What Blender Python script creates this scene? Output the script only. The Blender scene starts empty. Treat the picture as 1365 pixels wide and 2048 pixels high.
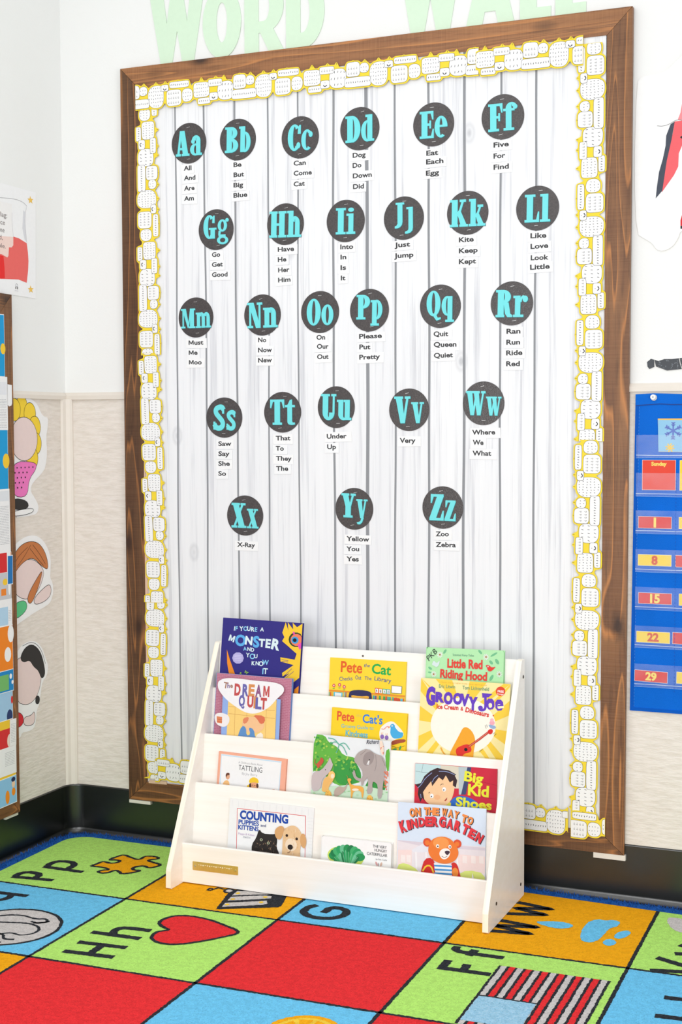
import bpy, math, random
from mathutils import Vector, Matrix
random.seed(7)
PI = math.pi
SC = bpy.context.scene
COL = SC.collection

# ------------------------------------------------------------------ camera, sky light, lamps, exposure
def make_camera():
    cam = bpy.data.cameras.new('camera')
    cam.sensor_fit = 'VERTICAL'
    cam.sensor_height = 36.0
    cam.lens = 2838.509 * 36.0 / 2048.0
    cam.clip_start = 0.05
    o = bpy.data.objects.new('camera', cam)
    COL.objects.link(o)
    yaw, pit, rol = CAM_ANG
    cy, sy, cp, sp = math.cos(yaw), math.sin(yaw), math.cos(pit), math.sin(pit)
    f = Vector((-sy * cp, cy * cp, -sp))
    r = Vector((cy, sy, 0))
    u = r.cross(f)
    r2 = math.cos(rol) * r + math.sin(rol) * u
    u2 = -math.sin(rol) * r + math.cos(rol) * u
    m = Matrix((r2, u2, -f)).transposed().to_4x4()
    m.translation = Vector(CAM_POS)
    o.matrix_world = m
    SC.camera = o

CAM_POS = (2.56839, -3.78271, 1.27855)
CAM_ANG = (0.40299, 0.05704, -0.00378)
make_camera()

world = bpy.data.worlds.new('room_daylight')
SC.world = world
world.use_nodes = True
bg = world.node_tree.nodes['Background']
bg.inputs[0].default_value = (0.97, 0.985, 1.0, 1)
bg.inputs[1].default_value = 1.03

def ceiling_lamp(x, y, z, sx, sy, power, color=(1, 0.985, 0.96)):
    L = bpy.data.lights.new('ceiling_lamp', 'AREA')
    L.shape = 'RECTANGLE'
    L.size, L.size_y = sx, sy
    L.energy = power
    L.color = color
    o = bpy.data.objects.new('ceiling_lamp', L)
    COL.objects.link(o)
    o.location = (x, y, z)
    return o

ceiling_lamp(0.80, -1.55, 2.95, 1.2, 0.6, 8)
ceiling_lamp(0.80, -3.60, 2.95, 1.2, 0.6, 12)
ceiling_lamp(2.60, -3.60, 2.95, 1.2, 0.6, 12)

# added fill lights behind the camera and at right, brightening shelf and left wall
def added_fill(x, y, z, sx, sz, power, turn):
    L = bpy.data.lights.new('added_fill_light', 'AREA')
    L.shape = 'RECTANGLE'
    L.size, L.size_y = sx, sz
    L.energy = power
    L.color = (0.98, 0.99, 1.0)
    o = bpy.data.objects.new('added_fill_light', L)
    COL.objects.link(o)
    o.location = (x, y, z)
    o.rotation_euler = (math.radians(90), 0, math.radians(turn))
added_fill(1.7, -5.6, 1.10, 2.6, 1.7, 88, 0)
added_fill(5.4, -4.0, 1.15, 2.4, 1.5, 68, 90)

SC.view_settings.view_transform = 'Standard'
SC.view_settings.look = 'None'
SC.view_settings.gamma = 1.0
SC.view_settings.use_curve_mapping = False
SC.view_settings.exposure = -0.02

# ------------------------------------------------------------------ materials
ALB = 0.86
def lin1(c):
    c /= 255.0
    return c / 12.92 if c <= 0.04045 else ((c + 0.055) / 1.055) ** 2.4
def lin(rgb, k=ALB):
    return (lin1(rgb[0]) * k, lin1(rgb[1]) * k, lin1(rgb[2]) * k, 1.0)

class NT:
    """tiny node helper"""
    def __init__(s, name):
        s.m = bpy.data.materials.new(name)
        s.m.use_nodes = True
        s.t = s.m.node_tree
        s.b = s.t.nodes['Principled BSDF']
    def n(s, kind, **kw):
        nd = s.t.nodes.new(kind)
        for k, v in kw.items():
            if k.startswith('i_'):
                key = k[2:]
                key = int(key) if key.isdigit() else key.replace('_', ' ')
                nd.inputs[key].default_value = v
            else:
                setattr(nd, k, v)
        return nd
    def l(s, a, b):
        s.t.links.new(a, b)
    def coords(s, scale=(1, 1, 1), rot=(0, 0, 0), kind='Object'):
        tc = s.n('ShaderNodeTexCoord')
        mp = s.n('ShaderNodeMapping')
        mp.inputs['Scale'].default_value = scale
        mp.inputs['Rotation'].default_value = rot
        s.l(tc.outputs[kind], mp.inputs['Vector'])
        return mp.outputs['Vector']
    def noise(s, vec, scale, detail=2.0, rough=0.5):
        nd = s.n('ShaderNodeTexNoise')
        nd.inputs['Scale'].default_value = scale
        nd.inputs['Detail'].default_value = detail
        nd.inputs['Roughness'].default_value = rough
        s.l(vec, nd.inputs['Vector'])
        return nd.outputs['Fac']
    def ramp(s, fac, stops):
        nd = s.n('ShaderNodeValToRGB')
        e = nd.color_ramp.elements
        while len(e) < len(stops):
            e.new(0.5)
        for el, (p, c) in zip(e, stops):
            el.position = p
            el.color = c
        s.l(fac, nd.inputs[0])
        return nd.outputs[0]
    def mix(s, fac, a, b, mode='MIX'):
        nd = s.n('ShaderNodeMix', data_type='RGBA', blend_type=mode)
        for sock, v in ((nd.inputs[0], fac), (nd.inputs[6], a), (nd.inputs[7], b)):
            if hasattr(v, 'is_output'):
                s.l(v, sock)
            else:
                sock.default_value = v
        return nd.outputs[2]
    def math(s, op, a, b=0.0):
        nd = s.n('ShaderNodeMath', operation=op)
        for sock, v in ((nd.inputs[0], a), (nd.inputs[1], b)):
            if hasattr(v, 'is_output'):
                s.l(v, sock)
            else:
                sock.default_value = v
        return nd.outputs[0]
    def bump(s, h, strength, dist=0.002):
        nd = s.n('ShaderNodeBump')
        nd.inputs['Strength'].default_value = strength
        nd.inputs['Distance'].default_value = dist
        s.l(h, nd.inputs['Height'])
        s.l(nd.outputs[0], s.b.inputs['Normal'])
    def set(s, rgb=None, rough=0.6, spec=0.3, metal=0.0):
        if rgb is not None:
            if hasattr(rgb, 'is_output'):
                s.l(rgb, s.b.inputs['Base Color'])
            else:
                s.b.inputs['Base Color'].default_value = rgb
        s.b.inputs['Roughness'].default_value = rough
        s.b.inputs['Specular IOR Level'].default_value = spec
        s.b.inputs['Metallic'].default_value = metal
        return s.m

_flat = {}
def ink(*rgb, rough=0.55, spec=0.25):
    """plain printed or painted colour, with a faint procedural mottling"""
    key = (rgb, rough, spec)
    if key not in _flat:
        t = NT('print_%d_%d_%d' % rgb)
        v = t.coords()
        f = t.noise(v, 90.0, 3.0)
        c = lin(rgb)
        d = tuple(x * 0.94 for x in c[:3]) + (1,)
        _flat[key] = t.set(t.mix(f, c, d), rough, spec)
    return _flat[key]

def wall_paint():
    t = NT('wall_paint')
    v = t.coords((1, 1, 1))
    a = t.noise(v, 150.0, 3.0)
    b = t.noise(v, 1.3, 2.0)
    t.bump(a, 0.18, 0.002)
    return t.set(t.mix(b, lin((247, 247, 245)), lin((244, 245, 242))), 0.55, 0.25)

def wainscot_mat(horizontal):
    t = NT('wainscot_vinyl')
    sc = (28, 90, 130) if horizontal == 'x' else (90, 28, 130)
    v = t.coords(sc)
    a = t.noise(v, 1.0, 4.0, 0.55)
    c = t.ramp(a, [(0.30, lin((229, 220, 209))), (0.62, lin((241, 233, 224)))])
    t.bump(a, 0.55, 0.004)
    return t.set(c, 0.5, 0.3)

def trim_mat():
    t = NT('beige_trim')
    v = t.coords((20, 20, 20))
    a = t.noise(v, 2.0)
    return t.set(t.mix(a, lin((236, 228, 217)), lin((230, 221, 209))), 0.4, 0.35)

def rubber_mat():
    t = NT('black_rubber')
    v = t.coords((3, 3, 9))
    a = t.noise(v, 4.0, 6.0, 0.7)
    c = t.ramp(a, [(0.35, (0.003, 0.0042, 0.0034, 1)), (0.74, (0.006, 0.007, 0.0062, 1)), (0.90, (0.02, 0.02, 0.02, 1))])
    t.bump(t.noise(v, 80.0), 0.05, 0.001)
    return t.set(c, 0.30, 1.0)

def wood_mat(axis, dark=0.5, seed=0.0):
    """stained rough-sawn pine, grain along the given axis"""
    t = NT('stained_pine')
    if axis == 'z':
        g = (16.0, 16.0, 0.9); saw = (6, 6, 260)
    elif axis == 'x':
        g = (0.9, 16.0, 16.0); saw = (260, 6, 6)
    else:
        g = (16.0, 0.9, 16.0); saw = (6, 260, 6)
    v0 = t.coords(g)
    vadd = t.n('ShaderNodeVectorMath', operation='ADD')
    t.l(v0, vadd.inputs[0])
    vadd.inputs[1].default_value = (seed, seed * 1.7, seed * 0.6)
    v = vadd.outputs[0]
    warp = t.noise(v, 0.55, 2.0, 0.4)
    wv = t.n('ShaderNodeVectorMath', operation='ADD')
    t.l(v, wv.inputs[0])
    cm = t.n('ShaderNodeCombineXYZ')
    w3 = t.math('MULTIPLY', warp, 2.6)
    for i in range(3):
        t.l(w3, cm.inputs[i])
    t.l(cm.outputs[0], wv.inputs[1])
    rings = t.noise(wv.outputs[0], 1.1, 1.0, 0.3)
    bands = t.math('FRACT', t.math('MULTIPLY', rings, 9.0))
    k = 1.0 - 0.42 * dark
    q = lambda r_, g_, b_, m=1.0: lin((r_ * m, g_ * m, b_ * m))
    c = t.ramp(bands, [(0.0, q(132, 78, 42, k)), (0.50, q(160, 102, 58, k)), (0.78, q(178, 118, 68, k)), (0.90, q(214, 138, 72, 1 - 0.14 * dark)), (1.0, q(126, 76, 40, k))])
    big = t.noise(v, 0.5, 3.0)
    c = t.mix(t.ramp(big, [(0.38, (0, 0, 0, 1)), (0.70, (0.55, 0.55, 0.55, 1))]), c, q(98, 60, 34, k))
    sv = t.coords(saw)
    s1 = t.noise(sv, 1.0, 2.0)
    c = t.mix(t.math('MULTIPLY', s1, 0.42 - 0.18 * dark), c, q(214, 158, 108, 1 - 0.25 * dark))
    fib = t.noise(t.coords(tuple(k * 9 for k in g)), 1.0, 3.0, 0.6)
    c = t.mix(t.ramp(fib, [(0.5, (0, 0, 0, 1)), (0.75, (0.55, 0.55, 0.55, 1))]), c, q(74, 46, 28, k))
    # knots
    vo = t.n('ShaderNodeTexVoronoi', feature='F1')
    vo.inputs['Scale'].default_value = 1.0
    kg = {'z': (9, 9, 4.2), 'x': (4.2, 9, 9), 'y': (9, 4.2, 9)}[axis]
    t.l(t.coords(kg), vo.inputs['Vector'])
    kn = t.ramp(vo.outputs['Distance'], [(0.06, (0.95, 0.95, 0.95, 1)), (0.13, (0.45, 0.45, 0.45, 1)), (0.22, (0, 0, 0, 1))])
    c = t.mix(kn, c, lin((58, 36, 24)))
    t.bump(t.math('ADD', bands, s1), 0.25, 0.0015)
    return t.set(c, 0.45, 0.4)

def plank_paper_mat():
    t = NT('plank_print_paper')
    st = t.noise(t.coords((46, 1, 1.1)), 1.0, 4.0, 0.65)
    st2 = t.noise(t.coords((150, 1, 2.4)), 1.0, 3.0, 0.6)
    big = t.noise(t.coords((3.0, 1, 0.5)), 1.0, 2.0)
    c = t.ramp(st, [(0.34, lin((212, 213, 218))), (0.46, lin((243, 244, 246))), (0.75, lin((250, 250, 251)))])
    c = t.mix(t.ramp(st2, [(0.60, (0, 0, 0, 1)), (0.80, (0.65, 0.65, 0.65, 1))]), c, lin((188, 190, 196)))
    c = t.mix(t.ramp(big, [(0.45, (0, 0, 0, 1)), (0.8, (0.35, 0.35, 0.35, 1))]), c, lin((230, 231, 235)))
    vo = t.n('ShaderNodeTexVoronoi', feature='F1')
    t.l(t.coords((5.2, 1, 3.1)), vo.inputs['Vector'])
    vo.inputs['Scale'].default_value = 1.0
    kn = t.ramp(vo.outputs['Distance'], [(0.020, (0.5, 0.5, 0.5, 1)), (0.05, (0.1, 0.1, 0.1, 1)), (0.075, (0.22, 0.22, 0.22, 1)), (0.11, (0, 0, 0, 1))])
    c = t.mix(kn, c, lin((150, 152, 158)))
    return t.set(c, 0.42, 0.35)

def laminate_mat():
    t = NT('laminated_chalk_black')
    v = t.coords((60, 60, 60))
    a = t.noise(v, 4.0, 4.0, 0.6)
    c = t.ramp(a, [(0.35, (0.030, 0.024, 0.025, 1)), (0.70, (0.058, 0.047, 0.046, 1))])
    t.bump(t.noise(v, 5.0, 3.0), 0.30, 0.0014)
    return t.set(c, 0.22, 0.65)

def teal_mat():
    t = NT('teal_letter_print')
    a = t.noise(t.coords((40, 40, 40)), 2.0)
    return t.set(t.mix(a, lin((120, 232, 236)), lin((112, 226, 231))), 0.3, 0.4)

def birch_mat(edge=False):
    t = NT('whitewashed_birch_edge' if edge else 'whitewashed_birch')
    a = t.noise(t.coords((2.0, 30, 55) if not edge else (90, 3, 3)), 1.0, 4.0, 0.6)
    if edge:
        c = t.ramp(a, [(0.35, lin((248, 238, 218), .92)), (0.65, lin((253, 248, 236), .92))])
    else:
        c = t.ramp(a, [(0.3, lin((247, 241, 232), .92)), (0.7, lin((252, 248, 242), .92))])
    return t.set(c, 0.30, 0.45)

def pile_mat(name, rgb, rgb2=None):
    t = NT(name)
    v = t.coords((1, 1, 1))
    a = t.noise(v, 260.0, 4.0, 0.75)
    b = t.noise(v, 70.0, 4.0, 0.65)
    d = tuple(max(0, x * 0.62) for x in rgb)
    h = rgb2 or tuple(min(255, x * 1.08 + 6) for x in rgb)
    c = t.ramp(a, [(0.30, lin(d, 1.0)), (0.42, lin(rgb, 1.0)), (0.70, lin(h, 1.0))])
    c = t.mix(t.ramp(b, [(0.42, (0, 0, 0, 1)), (0.62, (0.5, 0.5, 0.5, 1))]), c, lin(tuple(x * 0.90 for x in rgb), 1.0))
    t.bump(t.math('ADD', a, t.math('MULTIPLY', b, 0.6)), 0.9, 0.004)
    m = t.set(c, 0.95, 0.05)
    return m

def fabric_mat(name, rgb):
    t = NT(name)
    v = t.coords((1, 1, 1))
    a = t.noise(v, 500.0, 2.0)
    b = t.noise(v, 9.0, 3.0)
    c = t.mix(b, lin(rgb), lin(tuple(x * 0.88 for x in rgb)))
    t.bump(t.math('ADD', a, t.math('MULTIPLY', b, 3.0)), 0.35, 0.002)
    return t.set(c, 0.5, 0.08)

def brass_mat():
    t = NT('brass_plate')
    a = t.noise(t.coords((200, 20, 20)), 1.0)
    return t.set(t.mix(a, lin((236, 214, 140), 1), lin((222, 194, 116), 1)), 0.34, 0.5, 0.85)

def steel_mat():
    t = NT('staple_steel')
    a = t.noise(t.coords((300, 300, 300)), 1.0)
    return t.set(t.mix(a, (0.75, 0.75, 0.75, 1), (0.6, 0.6, 0.6, 1)), 0.25, 0.5, 1.0)

def vinyl_mat():
    t = NT('clear_vinyl')
    t.set((0.85, 0.9, 1.0, 1), 0.18, 0.5)
    tr = t.n('ShaderNodeBsdfTransparent')
    mx = t.n('ShaderNodeMixShader')
    a = t.noise(t.coords((14, 14, 22)), 1.0, 3.0)
    t.l(t.math('ADD', t.math('MULTIPLY', a, 0.10), 0.005), mx.inputs[0])
    t.l(tr.outputs[0], mx.inputs[1])
    t.l(t.b.outputs[0], mx.inputs[2])
    t.l(mx.outputs[0], t.t.nodes['Material Output'].inputs['Surface'])
    return t.m

M_WALL = wall_paint()
M_WAIN_X, M_WAIN_Y = wainscot_mat('x'), wainscot_mat('y')
M_TRIM, M_RUB = trim_mat(), rubber_mat()
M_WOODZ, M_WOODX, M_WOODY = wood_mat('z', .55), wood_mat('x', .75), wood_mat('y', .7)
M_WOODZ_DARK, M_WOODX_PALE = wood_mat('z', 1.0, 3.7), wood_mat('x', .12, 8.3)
M_PLANK, M_LAM, M_TEAL = plank_paper_mat(), laminate_mat(), teal_mat()
M_BIRCH, M_BIRCHE = birch_mat(), birch_mat(True)
M_BRASS, M_STEEL, M_VINYL = brass_mat(), steel_mat(), vinyl_mat()
WHITE, BLACK, DARK = ink(253, 253, 252), ink(24, 24, 26), ink(52, 52, 54)
GAPLINE = ink(150, 152, 156)

# ------------------------------------------------------------------ mesh helpers
class Fr:
    """a flat frame in the world: u to the right, v up, d out of the surface"""
    def __init__(s, o, ex=(1, 0, 0), ey=(0, 0, 1)):
        s.o = Vector(o); s.ex = Vector(ex).normalized(); s.ey = Vector(ey).normalized()
        s.n = s.ex.cross(s.ey)
    def __call__(s, u, v, d=0.0):
        return s.o + s.ex * u + s.ey * v + s.n * d
BACK = lambda x, z, y=0.0: Fr((x, y, z))                                 # faces -y
LEFT = lambda y, z, x=0.0: Fr((x, y, z), (0, 1, 0), (0, 0, 1))           # faces +x

class MB:
    def __init__(s):
        s.v = []; s.f = []; s.mi = []; s.mats = []
    def m(s, mat):
        if mat not in s.mats:
            s.mats.append(mat)
        return s.mats.index(mat)
    def raw(s, verts, faces, mat):
        b = len(s.v); k = s.m(mat)
        s.v.extend(tuple(p) for p in verts)
        for f in faces:
            s.f.append(tuple(i + b for i in f)); s.mi.append(k)
        return s
    def face(s, pts, mat):
        return s.raw(pts, [tuple(range(len(pts)))], mat)
    def box(s, lo, hi, mat):
        x0, y0, z0 = lo; x1, y1, z1 = hi
        v = [(x0, y0, z0), (x1, y0, z0), (x1, y1, z0), (x0, y1, z0), (x0, y0, z1), (x1, y0, z1), (x1, y1, z1), (x0, y1, z1)]
        return s.raw(v, [(0, 3, 2, 1), (4, 5, 6, 7), (0, 1, 5, 4), (1, 2, 6, 5), (2, 3, 7, 6), (3, 0, 4, 7)], mat)
    def fbox(s, fr, u0, v0, u1, v1, d0, d1, mat, side=None):
        return s.prism(fr, [(u0, v0), (u1, v0), (u1, v1), (u0, v1)], d0, d1, mat, side)
    def prism(s, fr, pts, d0, d1, mat, side=None):
        n = len(pts)
        a = sum(pts[i][0] * pts[(i + 1) % n][1] - pts[(i + 1) % n][0] * pts[i][1] for i in range(n))
        if a < 0:
            pts = pts[::-1]
        lo = [fr(u, v, d0) for u, v in pts]; hi = [fr(u, v, d1) for u, v in pts]
        s.raw(lo + hi, [tuple(range(n - 1, -1, -1)), tuple(range(n, 2 * n))], mat)
        s.raw(lo + hi, [(i, (i + 1) % n, n + (i + 1) % n, n + i) for i in range(n)], side or mat)
        return s
    def flat(s, fr, pts, d, mat):
        n = len(pts)
        a = sum(pts[i][0] * pts[(i + 1) % n][1] - pts[(i + 1) % n][0] * pts[i][1] for i in range(n))
        if a < 0:
            pts = pts[::-1]
        return s.face([fr(u, v, d) for u, v in pts], mat)
    def rect(s, fr, u0, v0, u1, v1, d, mat):
        return s.flat(fr, [(u0, v0), (u1, v0), (u1, v1), (u0, v1)], d, mat)
    def ring(s, fr, outer, inner, d, mat):
        n = len(outer)
        v = [fr(u, w, d) for u, w in outer] + [fr(u, w, d) for u, w in inner]
        return s.raw(v, [(i, (i + 1) % n, n + (i + 1) % n, n + i) for i in range(n)], mat)
    def line(s, fr, pts, w, d, mat, closed=False):
        """a thick drawn stroke through pts"""
        L, Rr = stroke_sides(pts, w, closed)
        n = len(pts)
        v = [fr(u, x, d) for u, x in L] + [fr(u, x, d) for u, x in Rr]
        k = n if closed else n - 1
        return s.raw(v, [(i, n + i, n + (i + 1) % n, (i + 1) % n) for i in range(k)], mat)
    def text(s, fr, txt, u, v, h, mat, d, w=None, bold=0.02, anchor='l', rot=0.0, shear=0.0):
        """lettering with cap height h; w squeezes or stretches it to that width"""
        vs, fs, x0, x1 = glyphs(txt, bold)
        sx = h if w is None else w / max(1e-6, (x1 - x0))
        off = {'l': -x0, 'c': -(x0 + x1) / 2, 'r': -x1}[anchor]
        c, q = math.cos(rot), math.sin(rot)
        out = []
        for a, b in vs:
            a = (a + off) * sx + b * h * shear; b = b * h
            out.append(fr(u + a * c - b * q, v + a * q + b * c, d))
        return s.raw(out, fs, mat)
    def build(s, name, parent=None, smooth=False):
        me = bpy.data.meshes.new(name)
        me.from_pydata(s.v, [], s.f)
        for m in s.mats:
            me.materials.append(m)
        me.polygons.foreach_set('material_index', s.mi)
        if smooth:
            me.polygons.foreach_set('use_smooth', [True] * len(me.polygons))
        me.update()
        o = bpy.data.objects.new(name, me)
        COL.objects.link(o)
        if parent is not None:
            o.parent = parent
            o.matrix_parent_inverse = Matrix.Translation(-parent.location)
        return o

def stroke_sides(pts, w, closed=False):
    n = len(pts); L = []; R_ = []
    for i in range(n):
        if closed:
            a, b = pts[i - 1], pts[(i + 1) % n]
        else:
            a, b = pts[max(0, i - 1)], pts[min(n - 1, i + 1)]
        dx, dy = b[0] - a[0], b[1] - a[1]
        l = math.hypot(dx, dy) or 1e-9
        nx, ny = -dy / l * w / 2, dx / l * w / 2
        L.append((pts[i][0] + nx, pts[i][1] + ny)); R_.append((pts[i][0] - nx, pts[i][1] - ny))
    return L, R_

def ell(cx, cy, rx, ry, n=28, a0=0.0, a1=360.0, rot=0.0):
    full = abs(a1 - a0) >= 359.9
    k = n if full else n + 1
    out = []
    c, q = math.cos(math.radians(rot)), math.sin(math.radians(rot))
    for i in range(k):
        a = math.radians(a0 + (a1 - a0) * i / n)
        x, y = rx * math.cos(a), ry * math.sin(a)
        out.append((cx + x * c - y * q, cy + x * q + y * c))
    return out
def rrect(u0, v0, u1, v1, r, n=5):
    out = []
    for cx, cy, a in ((u1 - r, v1 - r, 0), (u0 + r, v1 - r, 90), (u0 + r, v0 + r, 180), (u1 - r, v0 + r, 270)):
        for i in range(n + 1):
            t = math.radians(a + 90 * i / n)
            out.append((cx + r * math.cos(t), cy + r * math.sin(t)))
    return out
def smooth_loop(pts, it=2):
    for _ in range(it):
        out = []
        n = len(pts)
        for i in range(n):
            a, b = pts[i], pts[(i + 1) % n]
            out += [(a[0] * .75 + b[0] * .25, a[1] * .75 + b[1] * .25), (a[0] * .25 + b[0] * .75, a[1] * .25 + b[1] * .75)]
        pts = out
    return pts
def smooth_path(pts, it=2):
    for _ in range(it):
        out = [pts[0]]
        for a, b in zip(pts, pts[1:]):
            out += [(a[0] * .75 + b[0] * .25, a[1] * .75 + b[1] * .25), (a[0] * .25 + b[0] * .75, a[1] * .25 + b[1] * .75)]
        out.append(pts[-1])
        pts = out
    return pts

_gl = {}
def _raw_text(txt, bold):
    cu = bpy.data.curves.new('lettering', 'FONT')
    cu.body = txt
    cu.size = 1.0
    cu.offset = bold
    cu.resolution_u = 3
    ob = bpy.data.objects.new('lettering', cu)
    COL.objects.link(ob)
    dg = bpy.context.evaluated_depsgraph_get()
    me = ob.evaluated_get(dg).to_mesh()
    vs = [(v.co.x, v.co.y) for v in me.vertices]
    fs = [tuple(p.vertices) for p in me.polygons]
    ob.evaluated_get(dg).to_mesh_clear()
    bpy.data.objects.remove(ob)
    bpy.data.curves.remove(cu)
    return vs, fs
CAP = max(v[1] for v in _raw_text('H', 0.0)[0])
def glyphs(txt, bold):
    key = (txt, bold)
    if key not in _gl:
        if txt[0] == 'M' and bold > 0.005:
            # a heavy M closes up when thickened: draw its outline by hand, set the rest after it
            m0 = [(a / CAP, b / CAP) for a, b in _raw_text('M', 0.0)[0]]
            l, r_ = min(a for a, _ in m0) - bold, max(a for a, _ in m0) + bold
            t, c = 0.14 + bold * 2.2, (l + r_) / 2
            vs = [(l, 0), (l + t, 0), (l + t, 0.62), (c - t * 0.42, 0.10), (c + t * 0.42, 0.10), (r_ - t, 0.62), (r_ - t, 0), (r_, 0), (r_, 1), (r_ - t * 1.05, 1), (c, 0.40), (l + t * 1.05, 1), (l, 1)]
            fs = [tuple(range(13))]
            if len(txt) > 1:
                full = max(a for a, _ in _raw_text(txt, 0.0)[0]); part = max(a for a, _ in _raw_text(txt[1:], 0.0)[0])
                v2, f2 = _raw_text(txt[1:], bold)
                fs = fs + [tuple(i + 13 for i in f) for f in f2]
                vs = vs + [((a + full - part) / CAP, b / CAP) for a, b in v2]
        else:
            vs, fs = _raw_text(txt, bold)
            vs = [(a / CAP, b / CAP) for a, b in vs]
        xs = [a for a, _ in vs] or [0, 1]
        _gl[key] = (vs, fs, min(xs), max(xs))
    return _gl[key]

def tag(o, label, cat, group=None):
    o['label'] = label
    o['category'] = cat
    if group:
        o['group'] = group
    return o
def empty(name, loc, label, cat, group=None):
    o = bpy.data.objects.new(name, None)
    o.location = loc
    o.empty_display_size = 0.05
    COL.objects.link(o)
    return tag(o, label, cat, group)
def struct(o):
    o['kind'] = 'structure'
    return o

# ------------------------------------------------------------------ the room
WY = 0.02        # back wall surface
b = MB(); b.box((-0.15, WY, -0.05), (3.4, WY + 0.12, 2.95), M_WALL)
struct(b.build('wall_back'))
b = MB(); b.box((-0.15, -5.2, -0.05), (0.0, WY, 2.95), M_WALL)
struct(b.build('wall_left'))
b = MB(); b.box((0.0, -5.2, -0.05), (3.4, WY, 0.0), ink(40, 42, 44, rough=0.9, spec=0.05))
struct(b.build('floor'))
b = MB(); b.box((0.003, WY - 0.003, 0.02), (3.4, WY, 1.384), M_WAIN_X)
struct(b.build('wall_back_wainscot'))
b = MB(); b.box((0.0, -5.2, 0.02), (0.003, WY, 1.384), M_WAIN_Y)
struct(b.build('wall_left_wainscot'))
b = MB()
b.prism(Fr((0, 0, 0), (0, 1, 0), (0, 0, 1)), [(WY, 1.380), (WY - 0.011, 1.380), (WY - 0.011, 1.392), (WY - 0.005, 1.402), (WY, 1.402)], 0.0, 3.4, M_TRIM)
struct(b.build('trim_1'))
b = MB()
b.prism(Fr((0, 0, 0), (1, 0, 0), (0, 0, 1)), [(0, 1.380), (0.011, 1.380), (0.011, 1.392), (0.005, 1.402), (0, 1.402)], -WY + 0.011, 5.2, M_TRIM)
struct(b.build('trim_2'))
b = MB()
b.prism(Fr((0, 0, 0.10), (1, 0, 0), (0, 1, 0)), [(0, WY), (0, -0.012), (0.004, -0.015), (0.010, -0.010), (0.014, 0.000), (0.025, 0.006), (0.030, 0.012), (0.030, WY)], 0, 1.282, M_TRIM)
struct(b.build('trim_3'))

def sweep(path, prof, mat):
    """path of (x, y, nx, ny); prof of (offset, z)"""
    mb = MB()
    v = [(x + nx * o, y + ny * o, z) for x, y, nx, ny in path for o, z in prof]
    k = len(prof); f = []
    for i in range(len(path) - 1):
        for j in range(k - 1):
            f.append((i * k + j, (i + 1) * k + j, (i + 1) * k + j + 1, i * k + j + 1))
    mb.raw(v, f, mat)
    return mb
base_prof = [(0.0, 0.1535), (0.003, 0.1545), (0.0055, 0.1530), (0.0064, 0.1515), (0.0065, 0.1505), (0.0065, 0.1495), (0.0065, 0.016), (0.0065, 0.015), (0.0070, 0.012), (0.0090, 0.006), (0.013, 0.002), (0.016, 0.0)]
RC = 0.055
arc = [(RC - RC * math.cos(a), WY - RC + RC * math.sin(a), math.cos(a), -math.sin(a)) for a in [PI / 2 * i / 8 for i in range(9)]]
struct(sweep([(0, -5.2, 1, 0), (0, WY - RC, 1, 0)], base_prof, M_RUB).build('baseboard_left', smooth=True))
struct(sweep(arc + [(3.4, WY, 0, -1)], base_prof, M_RUB).build('baseboard_back', smooth=True))

# ------------------------------------------------------------------ large wooden framed board on the back wall
board = empty('bulletin_board', (1.01, 0.0, 0.128), 'large bulletin board with stained wood frame and white plank-patterned paper', 'bulletin board')
fb = BACK(0, 0)
OUT = [(0.2285, 0.1285), (1.7852, 0.1268), (1.7918, 2.3861), (0.2285, 2.3830)]
RW = 0.067
INN = [(0.2285 + RW, 0.1285 + RW - 0.006), (1.7852 - RW, 0.1268 + RW - 0.008), (1.7918 - RW, 2.3861 - RW), (0.2285 + RW, 2.3830 - RW)]
g = 0.0006
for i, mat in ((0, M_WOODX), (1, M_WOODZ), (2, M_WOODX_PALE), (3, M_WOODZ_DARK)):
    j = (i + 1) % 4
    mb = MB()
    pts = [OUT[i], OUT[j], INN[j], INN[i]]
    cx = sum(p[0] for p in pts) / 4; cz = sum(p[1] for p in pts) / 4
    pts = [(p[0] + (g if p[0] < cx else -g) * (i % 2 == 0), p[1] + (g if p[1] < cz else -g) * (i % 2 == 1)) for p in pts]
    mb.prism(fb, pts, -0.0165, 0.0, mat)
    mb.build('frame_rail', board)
mb = MB()
mb.fbox(fb, INN[0][0] - 0.004, INN[0][1] - 0.004, INN[1][0] + 0.004, INN[2][1] + 0.004, -0.016, -0.0035, M_PLANK)
for x, w in zip((.4155, .514, .6185, .7245, .822, .9345, 1.037, 1.123, 1.224, 1.328, 1.434, 1.531), (.0046, .0052, .0055, .0046, .0046, .0062, .0095, .0055, .0062, .0072, .0055, .0055)):
    r = random.Random(int(x * 1000))
    fq, ph = r.uniform(2.5, 3.4), r.uniform(0, 6)
    pts = [(x + 0.0018 * math.sin(z * fq + ph) + 0.0007 * math.sin(z * 11 + x * 90), z) for z in [0.19 + 2.15 * i / 60 for i in range(61)]]
    mb.line(fb, pts, w, -0.0033, GAPLINE)
    mb.line(fb, [(p[0] + w * 0.55, p[1]) for p in pts], 0.0016, -0.0034, ink(198, 200, 204))
mb.build('plank_paper', board)
RAW = ink(232, 198, 170)
mb = MB()
mb.prism(fb, [(.2950, .205), (.2985, .205), (.3040, .45), (.3050, .80), (.3040, 1.05), (.2985, 1.22), (.2960, 1.22), (.2950, .80)], -.004, -.0004, RAW)
mb.prism(fb, [(.3000, .1850), (.3650, .1860), (.3640, .1960), (.3000, .1950)], -.003, .0003, RAW)
mb.build('inner_edge', board)['label'] = 'pale unstained inner edge of the frame'
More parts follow.
